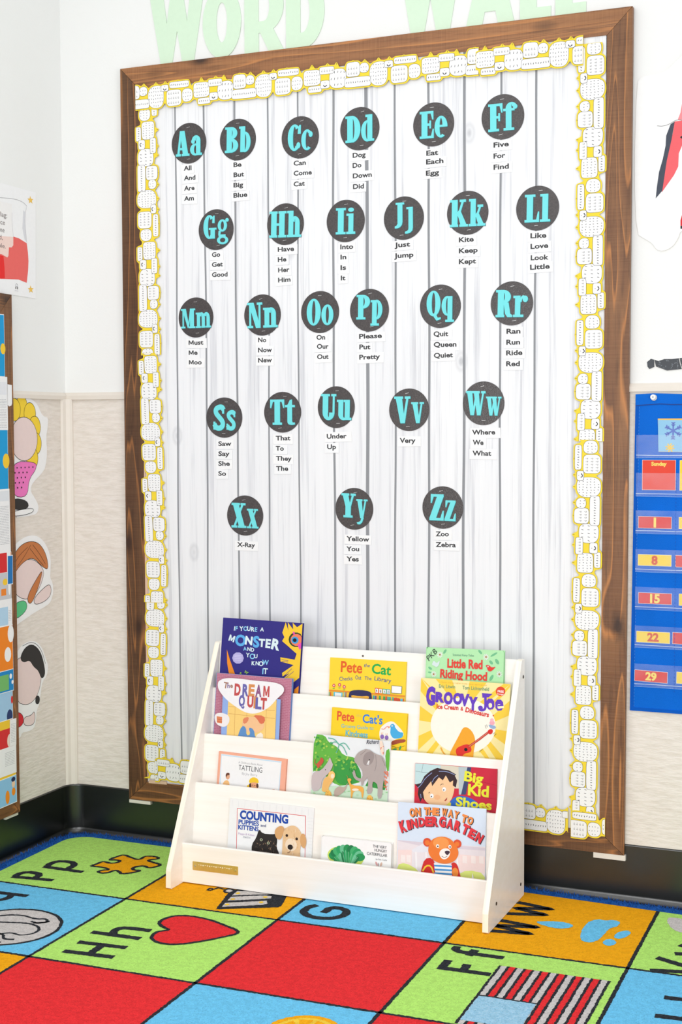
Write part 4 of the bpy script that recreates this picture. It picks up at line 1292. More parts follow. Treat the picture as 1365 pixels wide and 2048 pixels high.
W_ = WHITE
c_navy, c_lt, c_pale = ink(50, 44, 132), ink(140, 208, 246), ink(226, 246, 250)
c_yel, c_org, c_red = ink(252, 208, 56), ink(250, 150, 40), ink(226, 50, 46)
c_pink, c_skin = ink(238, 76, 186), ink(252, 216, 178)
def art_monster(A):
    A.letters("IF", [(680, 182), (700, 182)], 36, [c_pale, c_lt], rot=[-.1, -.05])
    A.letters("YOU'RE", [(745, 184), (783, 184), (812, 184), (830, 184), (850, 190), (878, 192)], 38, [c_pale, c_lt], rot=[.05, 0, -.05])
    A.letters("A", [(934, 188)], 34, [c_pale])
    A.letters("MONSTER", [(650, 282), (735, 318), (810, 308), (880, 330), (930, 326), (985, 334), (1050, 350)], [58, 92, 70, 92, 66, 72, 88], [c_pale, ink(96, 180, 240), c_pale, ink(96, 180, 240), c_pale, c_pale, c_pale], rot=[-.25, 0, -.05, .05, 0, -.05, -.15], bold=.045)
    A.letters("AND", [(778, 362), (813, 366), (845, 372)], 32, [c_lt, c_pale, c_pale], rot=[.1, 0, -.1])
    A.letters("YOU", [(802, 422), (843, 438), (876, 430)], [36, 46, 34], [c_pale, c_lt, c_pale])
    A.letters("KNOW", [(852, 494), (888, 494), (922, 500), (962, 488)], [34, 34, 40, 40], [c_pale, c_pale, c_pale, c_lt])
    A.letters("IT", [(938, 572), (962, 570)], 48, [c_lt, c_pale])
    A.text("by", 772, 562, 805, 572, 22, ink(170, 220, 70), shear=.2)
    A.text("R", 728, 578, 745, 580, 18, ink(170, 220, 70), shear=.2)
    A.ell(714, 432, 53, 53, ink(186, 180, 232), n=10)
    for y in (405, 420, 435, 450):
        A.line([(682, y), (746, y + 4)], 5, ink(214, 210, 244), 0)
    A.poly([(612, 355), (640, 450), (665, 520), (690, 590), (700, 760), (640, 760), (630, 580), (614, 480)], c_org)
    A.poly([(1150, 98), (1172, 180), (1168, 102), (1215, 170), (1212, 106), (1250, 150), (1300, 118), (1296, 200), (1290, 385), (1248, 392), (1170, 322), (1115, 275), (1136, 240), (1118, 200)], c_yel)
    A.poly([(1245, 385), (1284, 380), (1275, 480), (1268, 600), (1215, 640), (1120, 612), (1180, 560), (1115, 590), (1112, 560), (1215, 488), (1100, 458), (1098, 420), (1150, 428), (1225, 440)], c_yel)
    for q in ([(1108, 440), (1170, 452)], [(1112, 455), (1165, 462)], [(1130, 585), (1200, 520)], [(1150, 600), (1215, 545)]):
        A.line(q, 4, c_navy, 0)
    A.ell(1240, 262, 66, 66, ink(44, 66, 40), n=14); A.ell(1244, 264, 54, 54, ink(246, 132, 96), n=14)
    A.ell(1230, 266, 32, 32, ink(60, 160, 220)); A.ell(1228, 266, 17, 17, ink(24, 24, 40))
    A.poly([(1252, 310), (1290, 285), (1288, 340), (1270, 352)], c_pink); A.poly([(1210, 192), (1224, 190), (1232, 215), (1218, 220)], c_pink)
    A.poly([(1262, 672), (1222, 702), (1212, 760), (1262, 760)], c_org)
book('dark blue picture book with a one-eyed yellow monster, top left of the stand', 0, .6275, .8833, .0710, .010, .010, -.9, (582, 65), (1300, 115), .256, (546, 569), .1616, c_navy, art_monster)

def art_library(A):
    o1, gr, bl = ink(232, 100, 40), ink(34, 176, 84), ink(60, 90, 150)
    A.text('Pete', 470, 362, 716, 378, 118, o1, .025); A.text('Cat', 822, 376, 1040, 398, 105, gr, .025)
    A.text('the', 732, 305, 802, 310, 36, bl, .01, .2)
    A.text('Checks', 456, 466, 606, 458, 44, bl, .008); A.text('Out', 638, 448, 706, 450, 44, bl, .008); A.text('The', 742, 450, 822, 456, 38, bl, .008)
    A.text('Library', 854, 456, 1042, 484, 46, bl, .008)
    for x, y in ((392, 520), (458, 512), (512, 534)):
        for k in range(6):
            A.ell(x + 13 * math.cos(k * 1.047), y + 15 * math.sin(k * 1.047), 7, 8, ink(226, 92, 96), n=10)
        A.ell(x, y, 6, 7, W_, n=10); A.ell(x - 2, y + 34, 15, 4, gr, n=10)
    A.poly([(333, 566), (1200, 622), (1196, 640), (331, 584)], ink(240, 150, 50))
    A.poly([(331, 588), (1196, 642), (1190, 760), (326, 720)], ink(250, 196, 60))
    A.poly([(390, 592), (494, 600), (490, 690), (388, 684)], ink(80, 200, 226)); A.poly([(404, 600), (480, 606), (478, 690), (402, 684)], ink(238, 244, 246))
    r = random.Random(5)
    cols = [ink(70, 170, 90), ink(226, 80, 60), ink(90, 200, 226), ink(240, 180, 60), ink(250, 226, 120), ink(110, 90, 150), ink(60, 180, 170)]
    x = 838
    while x < 1180:
        w = r.uniform(12, 24); yt = 598 + (x - 838) * .10 + r.uniform(0, 8)
        A.poly([(x, yt + 22), (x + w, yt + 24), (x + w - 4, 760), (x - 4, 756)], cols[r.randrange(7)])
        x += w + 2
    for x in (336, 352, 368, 510, 528):
        A.poly([(x, 594), (x + 9, 595), (x + 6, 690), (x - 3, 690)], cols[(x // 7) % 7])
    for k, (ch, c_) in enumerate(zip('READ', (c_red, c_org, ink(60, 190, 120), ink(60, 180, 200)))):
        x = 864 + k * 43
        A.poly([(x, 542 + k * 4), (x + 40, 546 + k * 4), (x + 39, 604 + k * 3), (x - 1, 600 + k * 3)], c_); A.poly([(x + 5, 550 + k * 4), (x + 35, 553 + k * 4), (x + 34, 597 + k * 3), (x + 4, 594 + k * 3)], W_)
        A.text(ch, x + 11, 588 + k * 4, x + 28, 589 + k * 4, 28, BLACK, .02)
    A.poly([(1050, 512), (1166, 522), (1160, 604), (1046, 598)], ink(80, 84, 90)); A.poly([(1054, 517), (1161, 526), (1156, 599), (1050, 593)], W_)
    # a plain dark blue bag with yellow patches stands where the cover figure is
    A.poly([(566, 600), (600, 572), (700, 566), (800, 580), (828, 612), (824, 740), (560, 720)], ink(48, 46, 92), 1)
    A.poly([(590, 622), (690, 640), (800, 632), (790, 668), (690, 676), (600, 660)], ink(250, 186, 70), 1)
book('yellow picture book with orange and green title, middle of the top tier', 0, .9716, 1.2029, -.0252, .005, .005, .2, (350, 200), (1217, 250), .2313, (330, 655), .1128, ink(254, 220, 56), art_library)

def art_riding(A):
    gl, lf = ink(150, 214, 158), ink(120, 196, 146)
    rd = ink(236, 66, 56)
    for x, y, rx, ry, ro in ((460, 120, 26, 12, -55), (818, 125, 26, 12, 50), (925, 228, 14, 24, -40), (985, 220, 16, 30, -30), (925, 380, 15, 34, 30), (955, 150, 40, 10, -30), (305, 288, 22, 12, 35), (300, 330, 18, 8, 10)):
        A.ell(x, y, rx, ry, lf, ro)
    for x, y in ((408, 152), (876, 174), (341, 347), (1004, 344)):
        for k in range(9):
            A.ell(x + 20 * math.cos(k * .698), y + 22 * math.sin(k * .698), 10, 5, ink(244, 240, 240), math.degrees(k * .698), n=10)
        A.ell(x, y, 7, 7, ink(214, 40, 60), n=10)
    A.poly([(345, 205), (372, 240), (410, 205), (395, 262), (370, 278), (345, 262), (322, 252)], ink(222, 238, 238), 1)
    A.text('PKB', 296, 218, 384, 128, 52, ink(40, 44, 46), 0.0, .2)
    A.text('Scented Fairy Tales', 541, 162, 755, 170, 20, ink(96, 150, 130), .0)
    A.text('Little Red', 482, 278, 838, 292, 84, rd, .035); A.text('Riding Hood', 406, 378, 880, 408, 80, rd, .035)
    A.poly([(868, 262), (890, 248), (912, 262), (935, 280), (975, 266), (945, 300), (915, 320), (890, 306), (884, 276)], rd, 1)
    A.ell(894, 268, 7, 7, W_, n=10); A.ell(894, 268, 3.5, 3.5, BLACK, n=8)
book('light green picture book with red lettering and small flowers, top right', 0, 1.2622, 1.4833, .0200, .012, .012, .8, (273, 76), (1057, 111), .2211, (258, 389), .0851, ink(186, 240, 182), art_riding, corner=.008, edge=ink(120, 196, 140))

def art_dream(A):
    br = ink(196, 120, 146)
    A.poly([(521, 569), (1206, 623), (1170, 1260), (470, 1210)], br)
    mo = ink(226, 178, 190)
    for k in range(46):
        y = 572 + k * 14.5
        A.line([(521 - k * 1, y), (1206 - k * 1, y + 54)], 1.8, mo, 0)
    r = random.Random(2)
    for k in range(45):
        y = 574 + k * 14.5
        for x in list(range(525, 640, 34)) + list(range(1095, 1205, 34)) + (list(range(640, 1100, 34)) if k < 5 else []):
            xx = x + (17 if k % 2 else 0) - k
            yy = y + (xx - 521) * .079
            A.line([(xx, yy), (xx - 1, yy + 13)], 1.6, mo, 0)
    A.poly([(588, 770), (640, 775), (625, 1260), (560, 1250)], ink(150, 180, 236)); A.poly([(1080, 800), (1115, 805), (1088, 1260), (1055, 1250)], ink(150, 180, 236))
    A.poly([(640, 780), (1078, 812), (1052, 1260), (612, 1250)], ink(253, 214, 128))
    for q in ([(700, 880), (688, 1180)], [(985, 900), (968, 1200)], [(640, 935), (1060, 975)], [(640, 870), (1060, 905)], [(810, 890), (806, 960)]):
        A.line(q, 3, ink(214, 150, 80), 0)
    A.poly([(548, 640), (620, 612), (760, 622), (900, 640), (1050, 650), (1140, 680), (1150, 740), (1080, 800), (1010, 880), (900, 935), (800, 930), (700, 870), (620, 810), (560, 740), (540, 690)], ink(250, 248, 250), 2)
    q4 = [ink(202, 84, 84), ink(110, 106, 178), ink(224, 150, 92), ink(150, 92, 140)]
    A.letters('The', [(614, 706), (642, 704), (668, 702)], [52, 40, 38], [ink(170, 120, 100), ink(140, 110, 160)], .03, rot=[-.1, .05])
    A.letters('DREAM', [(722, 768), (795, 772), (850, 774), (913, 778), (984, 782)], 96, q4, .05, w=62)
    A.letters('QUILT', [(760, 866), (838, 872), (885, 880), (912, 888), (958, 890)], 92, [q4[1], q4[0], q4[2], q4[1], q4[0]], .05, w=62)
    A.poly([(512, 940), (570, 925), (645, 950), (650, 1010), (610, 1060), (540, 1045), (510, 1000)], ink(246, 240, 240), 2)
    A.poly([(530, 960), (580, 966), (578, 1024), (532, 1018)], ink(226, 136, 92)); A.line([(532, 985), (580, 990)], 4, ink(190, 96, 64), 0); A.line([(532, 1004), (580, 1010)], 4, ink(190, 96, 64), 0)
    A.poly([(770, 980), (830, 960), (900, 965), (960, 1000), (968, 1060), (900, 1110), (800, 1100), (760, 1050)], ink(250, 200, 150), 2)
    A.poly([(860, 945), (968, 950), (972, 1010), (930, 1030), (900, 980)], ink(226, 118, 84), 1); A.poly([(770, 975), (830, 960), (815, 1010), (775, 1030)], ink(232, 140, 100), 1)
    A.poly([(720, 1140), (760, 1040), (800, 1055), (800, 1130), (840, 1120), (820, 1055), (870, 1070), (880, 1150), (950, 1180), (940, 1260), (710, 1240)], ink(98, 148, 204), 1)
    A.poly([(880, 1130), (950, 1090), (955, 1200), (890, 1200)], ink(250, 240, 226), 1)
book('picture book with brick border and quilt-patterned lettering, left of second tier', 1, .6313, .8725, .0442, .010, .010, -.4, (521, 569), (1206, 623), .2412, (482, 1137), .181, ink(122, 154, 214), art_dream)

def art_kind(A):
    A.text('Pete', 422, 906, 622, 924, 100, ink(232, 92, 52), .025); A.text("Cat's", 716, 932, 944, 954, 92, ink(62, 132, 220), .025)
    A.text('the', 642, 868, 706, 872, 34, ink(232, 206, 90), .01, .2)
    sk = ink(104, 190, 214)
    A.text('Groovy Guide to', 472, 990, 842, 1016, 40, sk, .01); A.text('Kindness', 520, 1084, 775, 1106, 66, sk, .03)
    A.poly([(900, 1010), (990, 930), (1060, 915), (1110, 960), (1180, 1040), (1180, 1090), (1060, 1130), (1040, 1180), (920, 1170)], ink(250, 248, 240), 2)
    A.poly([(1040, 960), (1070, 952), (1088, 990), (1130, 1040), (1180, 1042), (1170, 1100), (1110, 1112), (1060, 1110), (1030, 1060), (1035, 1000)], ink(74, 178, 232), 1)
    A.ell(1058, 976, 27, 28, ink(74, 178, 232)); A.ell(1052, 970, 9, 9, W_, n=10); A.ell(1051, 970, 4, 4, BLACK, n=8)
    A.line([(1028, 982), (990, 976), (965, 1010), (932, 1004)], 9, ink(240, 150, 150)); A.poly([(1030, 975), (1018, 1000), (1004, 990)], c_org)
    for x, y in ((940, 1092), (990, 1102)):
        A.ell(x, y, 22, 26, ink(146, 110, 190), n=14); A.line([(x - 8, y - 26), (x - 10, y - 48)], 4, c_org, 0); A.line([(x + 6, y - 26), (x + 8, y - 50)], 4, c_org, 0)
    A.poly([(1040, 1140), (1120, 1120), (1205, 1118), (1200, 1150), (1120, 1165), (1040, 1190)], ink(172, 82, 56), 1)
    A.line([(1040, 1190), (1120, 1220), (1190, 1190)], 5, ink(150, 80, 50)); A.ell(1075, 1235, 30, 12, ink(70, 170, 90), -20); A.ell(1140, 1215, 10, 26, ink(70, 170, 90), 20)
book('yellow picture book with a bluebird and orange and blue title, second tier', 1, 1.0006, 1.2238, -.0288, .010, .010, -.4, (372, 762), (1223, 836), .2233, (353, 1080), .078, ink(254, 216, 40), art_kind)

def art_groovy(A):
    y1 = ink(254, 214, 70)
    cx, cy = 640, 860
    for k in range(16):
        a = math.radians(k * 22.5 + 6); b_ = math.radians(k * 22.5 + 17)
        if 60 < (k * 22.5) % 360 < 118:
            continue
        A.poly([(cx + 270 * math.cos(a), cy + 230 * math.sin(a)), (cx + 900 * math.cos(a), cy + 780 * math.sin(a)), (cx + 900 * math.cos(b_), cy + 780 * math.sin(b_)), (cx + 270 * math.cos(b_), cy + 230 * math.sin(b_))], y1)
    A.ell(cx, cy, 330, 280, ink(255, 252, 238), n=36)
    tg = ink(110, 160, 120)
    A.text('FROM THE #1 NEW YORK TIMES BESTSELLER', 420, 430, 890, 464, 12, ink(236, 170, 60), .0)
    A.text('Eric Litwin', 400, 480, 566, 488, 34, tg, .02); A.text('Tom Lichtenheld', 640, 494, 908, 512, 34, tg, .02)
    pu = ink(104, 62, 196)
    A.letters('GROOVY', [(310, 644), (408, 620), (492, 638), (588, 640), (660, 655), (742, 704)], [160, 88, 104, 98, 104, 122], [pu], .07, w=98)
    A.line([(872, 570), (872, 650), (868, 690), (845, 704), (820, 702), (808, 690)], 26, pu); A.ell(820, 680, 24, 22, pu)
    for x, y in ((922, 640), (1010, 650)):
        A.poly([(x - 42, y - 52), (x + 36, y - 52), (x + 40, y + 52), (x - 38, y + 60)], pu, 1); A.poly([(x - 20, y - 8), (x + 14, y - 8), (x + 16, y + 36), (x - 18, y + 40)], ink(255, 246, 200), 1)
    A.poly([(1022, 660), (1056, 660), (1056, 680), (1022, 684)], ink(255, 246, 200)); A.poly([(992, 650), (1050, 646), (1050, 660), (992, 664)], pu)
    A.poly([(838, 532), (944, 542), (905, 574), (842, 580)], pu)
    A.text('Ice Cream', 374, 690, 598, 702, 44, ink(226, 58, 48), .035); A.text('&', 618, 706, 646, 710, 36, ink(226, 58, 48), .03); A.text('Dinosaurs', 666, 720, 902, 772, 46, ink(226, 58, 48), .035)
    A.ell(1024, 516, 47, 47, ink(232, 74, 44)); A.text('FREE', 994, 524, 1056, 530, 20, W_, .03); A.text('Songs!', 990, 546, 1058, 554, 14, W_, .01)
    # generic picture: guitar on a cushion with a bowl of ice cream
    A.poly([(520, 1100), (600, 960), (650, 860), (730, 900), (770, 1000), (745, 1120), (740, 1200), (520, 1200), (500, 1150)], ink(248, 172, 44), 2)
    A.line([(412, 1080), (436, 1130), (470, 1165), (520, 1178)], 14, ink(244, 176, 60))
    A.poly([(560, 1090), (640, 1050), (700, 1040), (730, 1090), (715, 1125), (650, 1135), (620, 1185), (575, 1160)], ink(226, 50, 44), 2)
    A.line([(690, 1072), (800, 995), (905, 915)], 22, ink(196, 60, 50), 0); A.line([(700, 1066), (900, 918)], 4, ink(240, 160, 130), 0)
    A.poly([(885, 910), (920, 885), (945, 900), (935, 935), (905, 945)], ink(222, 46, 42), 1); A.ell(668, 1096, 17, 17, BLACK)
    A.poly([(895, 840), (980, 862), (960, 890), (915, 880)], ink(150, 180, 220), 1); A.ell(935, 828, 26, 22, ink(246, 176, 190)); A.ell(934, 800, 18, 17, ink(248, 190, 200)); A.ell(948, 756, 6, 8, c_red, n=10)
    for q in ([(866, 850), (876, 885)], [(880, 845), (888, 872)], [(955, 955), (975, 935)], [(945, 940), (962, 922)], [(800, 1120), (836, 1090)], [(560, 1196), (740, 1206)]):
        A.line(q, 3, DARK, 0)
book('yellow sunburst picture book with purple lettering, right of the second tier', 1, 1.2586, 1.5117, .0702, .006, .006, -.2, (217, 379), (1122, 445), .2528, (174, 1138), .204, ink(255, 240, 170), art_groovy)

def art_tattle(A):
    A.poly([(494, 104), (980, 166), (950, 460), (470, 420)], ink(250, 250, 250)); A.line([(482, 360), (497, 112), (976, 172), (955, 410)], 9, ink(198, 228, 248), 0)
    A.text("A Children's Book About", 634, 180, 828, 203, 16, ink(160, 160, 166), .0)
    A.text('TATTLING', 634, 232, 824, 256, 40, ink(70, 70, 76), .0); A.text('By Joy Berry', 662, 270, 784, 284, 18, ink(170, 170, 176), .0)
    A.poly([(500, 360), (515, 322), (545, 312), (562, 340), (558, 420), (498, 420)], ink(250, 196, 130), 1); A.ell(546, 284, 17, 26, ink(234, 176, 140)); A.poly([(528, 270), (540, 256), (562, 258), (562, 276), (540, 276), (532, 300)], ink(110, 66, 50), 1)
    A.ell(755, 362, 40, 34, ink(240, 172, 130)); A.poly([(716, 340), (722, 306), (755, 288), (792, 305), (798, 342), (760, 330)], ink(250, 206, 50), 1); A.poly([(695, 362), (722, 345), (740, 358), (712, 372)], ink(250, 206, 50), 1)
    A.ell(728, 356, 9, 18, ink(84, 58, 48)); A.ell(785, 358, 9, 18, ink(84, 58, 48)); A.line([(742, 354), (752, 352)], 4, ink(90, 50, 40), 0); A.line([(760, 354), (770, 356)], 4, ink(90, 50, 40), 0)
    A.ell(912, 395, 16, 10, ink(220, 150, 110), n=14); A.ell(612, 372, 18, 8, ink(80, 80, 84), n=12)
book('white picture book with a peach border, left of the third tier', 2, .6698, .8836, -.0455, .008, .008, -1.1, (478, 84), (1020, 149), .2138, (458, 353), .0954, ink(250, 180, 152), art_tattle)

def art_eleph(A):
    g1, g2, g3 = ink(104, 186, 70), ink(60, 160, 70), ink(176, 214, 90)
    A.poly([(165, 1064), (290, 1078), (330, 1160), (440, 1215), (500, 1310), (640, 1330), (650, 1400), (720, 1600), (560, 1640), (420, 1650), (300, 1540), (180, 1480), (140, 1500)], g1, 1)
    A.poly([(400, 1380), (560, 1340), (660, 1400), (720, 1560), (600, 1640), (430, 1640), (380, 1500)], g2, 2); A.poly([(970, 1260), (1034, 1220), (1020, 1480), (985, 1480)], g1, 1); A.poly([(740, 1600), (900, 1540), (990, 1620), (940, 1760), (780, 1760)], g2, 1)
    r = random.Random(4)
    for k in range(90):
        x = r.uniform(165, 640)
        y = r.uniform(1085 + max(0, (x - 260)) * .75, 1480)
        A.ell(x, y, r.uniform(9, 20), r.uniform(7, 14), [g1, g2, g3, ink(134, 200, 84)][k % 4], r.uniform(0, 180), n=9)
    for q in ([(455, 1185), (400, 1120), (330, 1110)], [(455, 1185), (420, 1150), (355, 1170)], [(455, 1185), (520, 1160), (575, 1240)], [(455, 1185), (500, 1200), (545, 1300)], [(455, 1185), (440, 1240), (420, 1280)]):
        A.line(q, 10, ink(96, 186, 160))
    A.poly([(130, 1700), (400, 1650), (720, 1640), (1010, 1700), (1000, 1900), (110, 1860)], ink(206, 232, 204))
    for k in range(40):
        x, y = r.uniform(140, 1000), r.uniform(1690, 1850)
        A.ell(x, y, 16, 5, [ink(150, 206, 150), ink(180, 220, 170)][k % 2], n=8)
    el, el2 = ink(184, 172, 168), ink(160, 148, 146)
    A.poly([(690, 1260), (780, 1225), (870, 1290), (950, 1310), (985, 1400), (975, 1500), (950, 1620), (940, 1780), (885, 1790), (895, 1640), (860, 1600), (830, 1600), (835, 1730), (760, 1740), (790, 1600), (760, 1520), (720, 1660), (700, 1620), (730, 1500), (690, 1430), (620, 1370), (650, 1300)], el, 1)
    A.poly([(745, 1280), (830, 1250), (862, 1310), (830, 1400), (760, 1430), (720, 1380)], el2, 2); A.line([(760, 1480), (760, 1560), (700, 1585), (640, 1560), (620, 1490)], 34, el); A.line([(620, 1490), (632, 1476)], 20, el, 0)
    A.line([(790, 1410), (800, 1352), (772, 1410)], 9, W_); A.ell(800, 1352, 7, 7, DARK, n=8)
    for q in ([(870, 1300), (880, 1400), (860, 1480)], [(760, 1250), (700, 1300)], [(940, 1330), (975, 1420)]):
        A.line(q, 4, ink(132, 122, 122))
    rh = ink(206, 192, 192)
    A.poly([(130, 1560), (170, 1490), (250, 1480), (330, 1380), (350, 1320), (370, 1370), (390, 1420), (340, 1510), (260, 1570), (240, 1700), (140, 1720)], rh, 1); A.ell(300, 1470, 6, 6, DARK, n=8)
    A.poly([(190, 1410), (240, 1360), (245, 1325), (280, 1350), (275, 1390), (235, 1430), (215, 1460)], ink(206, 90, 66), 1); A.line([(180, 1350), (172, 1400), (215, 1420)], 8, ink(206, 90, 66))
    lo = ink(244, 190, 110)
    A.poly([(260, 1650), (280, 1570), (330, 1540), (340, 1490), (395, 1480), (405, 1540), (385, 1600), (340, 1650), (330, 1720), (255, 1720)], lo, 1); A.ell(372, 1530, 38, 46, ink(250, 206, 120)); A.ell(380, 1540, 20, 26, ink(250, 232, 200))
    an = ink(246, 180, 84)
    A.poly([(545, 1570), (580, 1560), (600, 1580), (580, 1600), (600, 1640), (720, 1650), (740, 1690), (725, 1780), (712, 1780), (706, 1700), (620, 1700), (600, 1790), (588, 1790), (590, 1690), (565, 1620)], an, 1); A.ell(640, 1690, 40, 14, ink(252, 236, 214), n=14)
    A.line([(560, 1570), (545, 1530)], 4, ink(190, 140, 80), 0)
    A.poly([(395, 1700), (450, 1650), (520, 1670), (560, 1600), (530, 1700), (450, 1760), (400, 1780)], ink(196, 174, 160), 1)
    for cx, cy in ((800, 1790), (330, 1740)):
        A.poly([(cx - 40, cy + 60), (cx - 30, cy - 30), (cx + 10, cy - 50), (cx + 40, cy), (cx + 46, cy + 70)], ink(250, 196, 90), 1)
        for k in range(16):
            A.ell(cx + r.uniform(-28, 34), cy + r.uniform(-25, 55), 4, 4, ink(214, 130, 60), n=6)
    for k in range(26):
        A.ell(r.uniform(965, 1010), r.uniform(1480, 1690), 8, 9, ink(230, 122, 86), n=7)
    A.poly([(915, 1150), (940, 1120), (960, 1190), (965, 1300), (935, 1300)], ink(250, 226, 206), 1)
    for k in range(8):
        A.ell(r.uniform(930, 962), r.uniform(1170, 1290), 6, 6, ink(230, 130, 100), n=6)
    A.text('Richard', 770, 1176, 905, 1172, 44, ink(30, 30, 60), .01, .25)
book('jungle picture book with a grey elephant and green trees, third tier', 2, .9633, 1.1917, .0272, .006, .006, -.5, (165, 1064), (1035, 1149), .2285, (125, 1752), .1673, ink(240, 244, 246), art_eleph)

def art_shoes(A):
    A.poly([(157, 1249), (420, 1266), (410, 1500), (150, 1460)], ink(200, 230, 232)); A.line([(240, 1255), (222, 1340), (160, 1330)], 3, ink(90, 110, 120), 0); A.line([(222, 1340), (400, 1360)], 3, ink(90, 110, 120), 0)
    A.poly([(420, 1266), (640, 1282), (640, 1500), (420, 1500)], ink(226, 220, 200)); A.poly([(600, 1280), (690, 1286), (640, 1560), (600, 1560)], ink(190, 206, 208))
    A.poly([(690, 1284), (732, 1288), (670, 1560), (622, 1560)], ink(62, 76, 116)); A.poly([(730, 1287), (984, 1303), (968, 1800), (620, 1800), (670, 1560)], ink(210, 40, 66))
    for q in ([(700, 1400), (980, 1465)], [(690, 1560), (975, 1600)]):
        A.line(q, 3, ink(160, 24, 50), 0)
    A.poly([(144, 1535), (190, 1545), (180, 1585), (142, 1575)], c_red); A.poly([(500, 1640), (560, 1580), (650, 1570), (760, 1610), (830, 1690), (840, 1800), (480, 1800)], ink(48, 110, 200), 1); A.poly([(430, 1680), (500, 1630), (525, 1650), (500, 1720), (440, 1740)], ink(230, 220, 80), 1)
    sk = ink(252, 208, 160)
    A.ell(545, 1440, 36, 44, sk, 10)
    A.poly([(225, 1560), (240, 1460), (320, 1400), (420, 1350), (520, 1410), (560, 1480), (545, 1560), (520, 1620), (460, 1680), (340, 1680), (260, 1640)], sk, 2)
    hr = ink(58, 40, 46)
    A.poly([(205, 1640), (180, 1560), (190, 1500), (155, 1466), (215, 1450), (250, 1380), (310, 1330), (350, 1310), (385, 1295), (440, 1310), (500, 1318), (575, 1360), (562, 1372), (585, 1420), (570, 1490), (540, 1470), (545, 1420), (510, 1440), (470, 1370), (440, 1420), (400, 1390), (330, 1480), (320, 1430), (270, 1490), (235, 1540), (250, 1630), (228, 1600), (215, 1625)], hr)
    for q in ([(180, 1500), (215, 1470), (260, 1400), (330, 1345)], [(330, 1440), (350, 1400), (390, 1370)], [(400, 1330), (480, 1330), (560, 1362)], [(210, 1560), (215, 1600)]):
        A.line(q, 6, ink(150, 170, 220))
    for x, y in ((325, 1578), (452, 1510)):
        A.ell(x, y, 19, 22, W_); A.ell(x - 4, y + 6, 6, 7, BLACK, n=10)
    A.line([(415, 1470), (430, 1455), (447, 1458)], 5, hr); A.line([(292, 1550), (305, 1540)], 5, hr, 0); A.ell(380, 1590, 32, 26, ink(250, 190, 140)); A.poly([(452, 1622), (482, 1590), (478, 1615), (462, 1628)], ink(180, 60, 50))
    yl = ink(240, 240, 60)
    A.text('Big', 652, 1418, 842, 1448, 92, yl, .035); A.text('Kid', 690, 1560, 898, 1580, 104, yl, .035); A.text('Shoes', 566, 1668, 925, 1706, 84, yl, .035)
    A.text('by Tani Keigo', 715, 1716, 900, 1738, 18, W_, .01)
book('red picture book with a black-haired boy and yellow title, third tier', 2, 1.2647, 1.4945, -.0272, .005, .005, 1.0, (157, 1249), (986, 1304), .230, (142, 1658), .1083, ink(214, 44, 66), art_shoes)

def art_count(A):
    A.poly([(620, 543), (1172, 603), (1150, 1040), (596, 990)], ink(222, 70, 72)); A.poly([(624, 548), (1167, 607), (1146, 1040), (600, 990)], ink(252, 253, 253))
    for k in range(13):
        A.line([(585 + k * 51, 478 + k * 6), (580 + k * 51, 530 + k * 6)], 2, ink(232, 234, 236), 0)
        A.line([(1185, 620 + k * 26), (1235, 626 + k * 26)], 2, ink(232, 234, 236), 0)
    bl = ink(34, 78, 176)
    A.text('COUNTING', 640, 624, 1030, 664, 62, bl, .045); A.text('PUPPIES', 628, 668, 794, 684, 34, bl, .03); A.text('and', 808, 688, 852, 692, 20, ink(80, 90, 140), .02); A.text('KITTENS', 624, 710, 790, 726, 34, bl, .03)
    A.text('Puppy & Kitten', 625, 752, 755, 766, 16, ink(196, 170, 210), .0); A.text('MATH', 664, 780, 720, 786, 14, ink(150, 156, 170), .0)
    r = random.Random(8)
    k1, k2, k3 = ink(44, 38, 36), ink(82, 70, 62), ink(150, 120, 96)
    A.poly([(728, 900), (732, 830), (770, 780), (795, 705), (822, 745), (900, 750), (935, 745), (940, 800), (930, 850), (955, 910), (940, 1000), (720, 980)], k1, 1)
    for k in range(60):
        a, q = r.uniform(0, 6.28), r.uniform(.2, 1)
        x, y = 842 + 100 * q * math.cos(a), 850 + 85 * q * math.sin(a)
        A.line([(x, y), (x + r.uniform(-14, 14), y + r.uniform(4, 18))], 4, [k2, k3, k1][k % 3], 0)
    for x, y in ((812, 793), (868, 818)):
        A.ell(x, y, 11, 11, ink(200, 206, 170), n=14); A.ell(x, y, 5, 7, BLACK, n=10)
    p1, p2, p3 = ink(240, 202, 156), ink(224, 172, 116), ink(250, 228, 200)
    A.poly([(975, 900), (985, 800), (990, 720), (1040, 680), (1095, 680), (1140, 740), (1135, 810), (1115, 880), (1130, 1040), (960, 1000)], p1, 2)
    A.poly([(960, 680), (1005, 690), (985, 760), (965, 795), (930, 780), (918, 720)], p2, 2); A.poly([(1130, 745), (1160, 740), (1176, 800), (1160, 860), (1135, 850), (1120, 800)], p2, 2)
    A.ell(1050, 830, 46, 50, p3)
    for k in range(50):
        x, y = r.uniform(985, 1120), r.uniform(690, 1000)
        A.line([(x, y), (x + r.uniform(-6, 6), y + r.uniform(8, 18))], 3.5, [p2, p3, ink(232, 190, 140)][k % 3], 0)
    A.ell(1044, 848, 21, 20, ink(40, 32, 30)); A.line([(1044, 868), (1040, 888), (1020, 892)], 4, ink(120, 84, 60))
    for x, y in ((1020, 757), (1098, 783)):
        A.ell(x, y, 10, 11, ink(50, 34, 26), n=12)
book('white picture book with a dark kitten and a golden puppy, bottom left', 3, .7309, .9905, -.0335, .005, .005, -.4, (565, 465), (1240, 545), .2596, (530, 863), .139, ink(248, 249, 249), art_count)

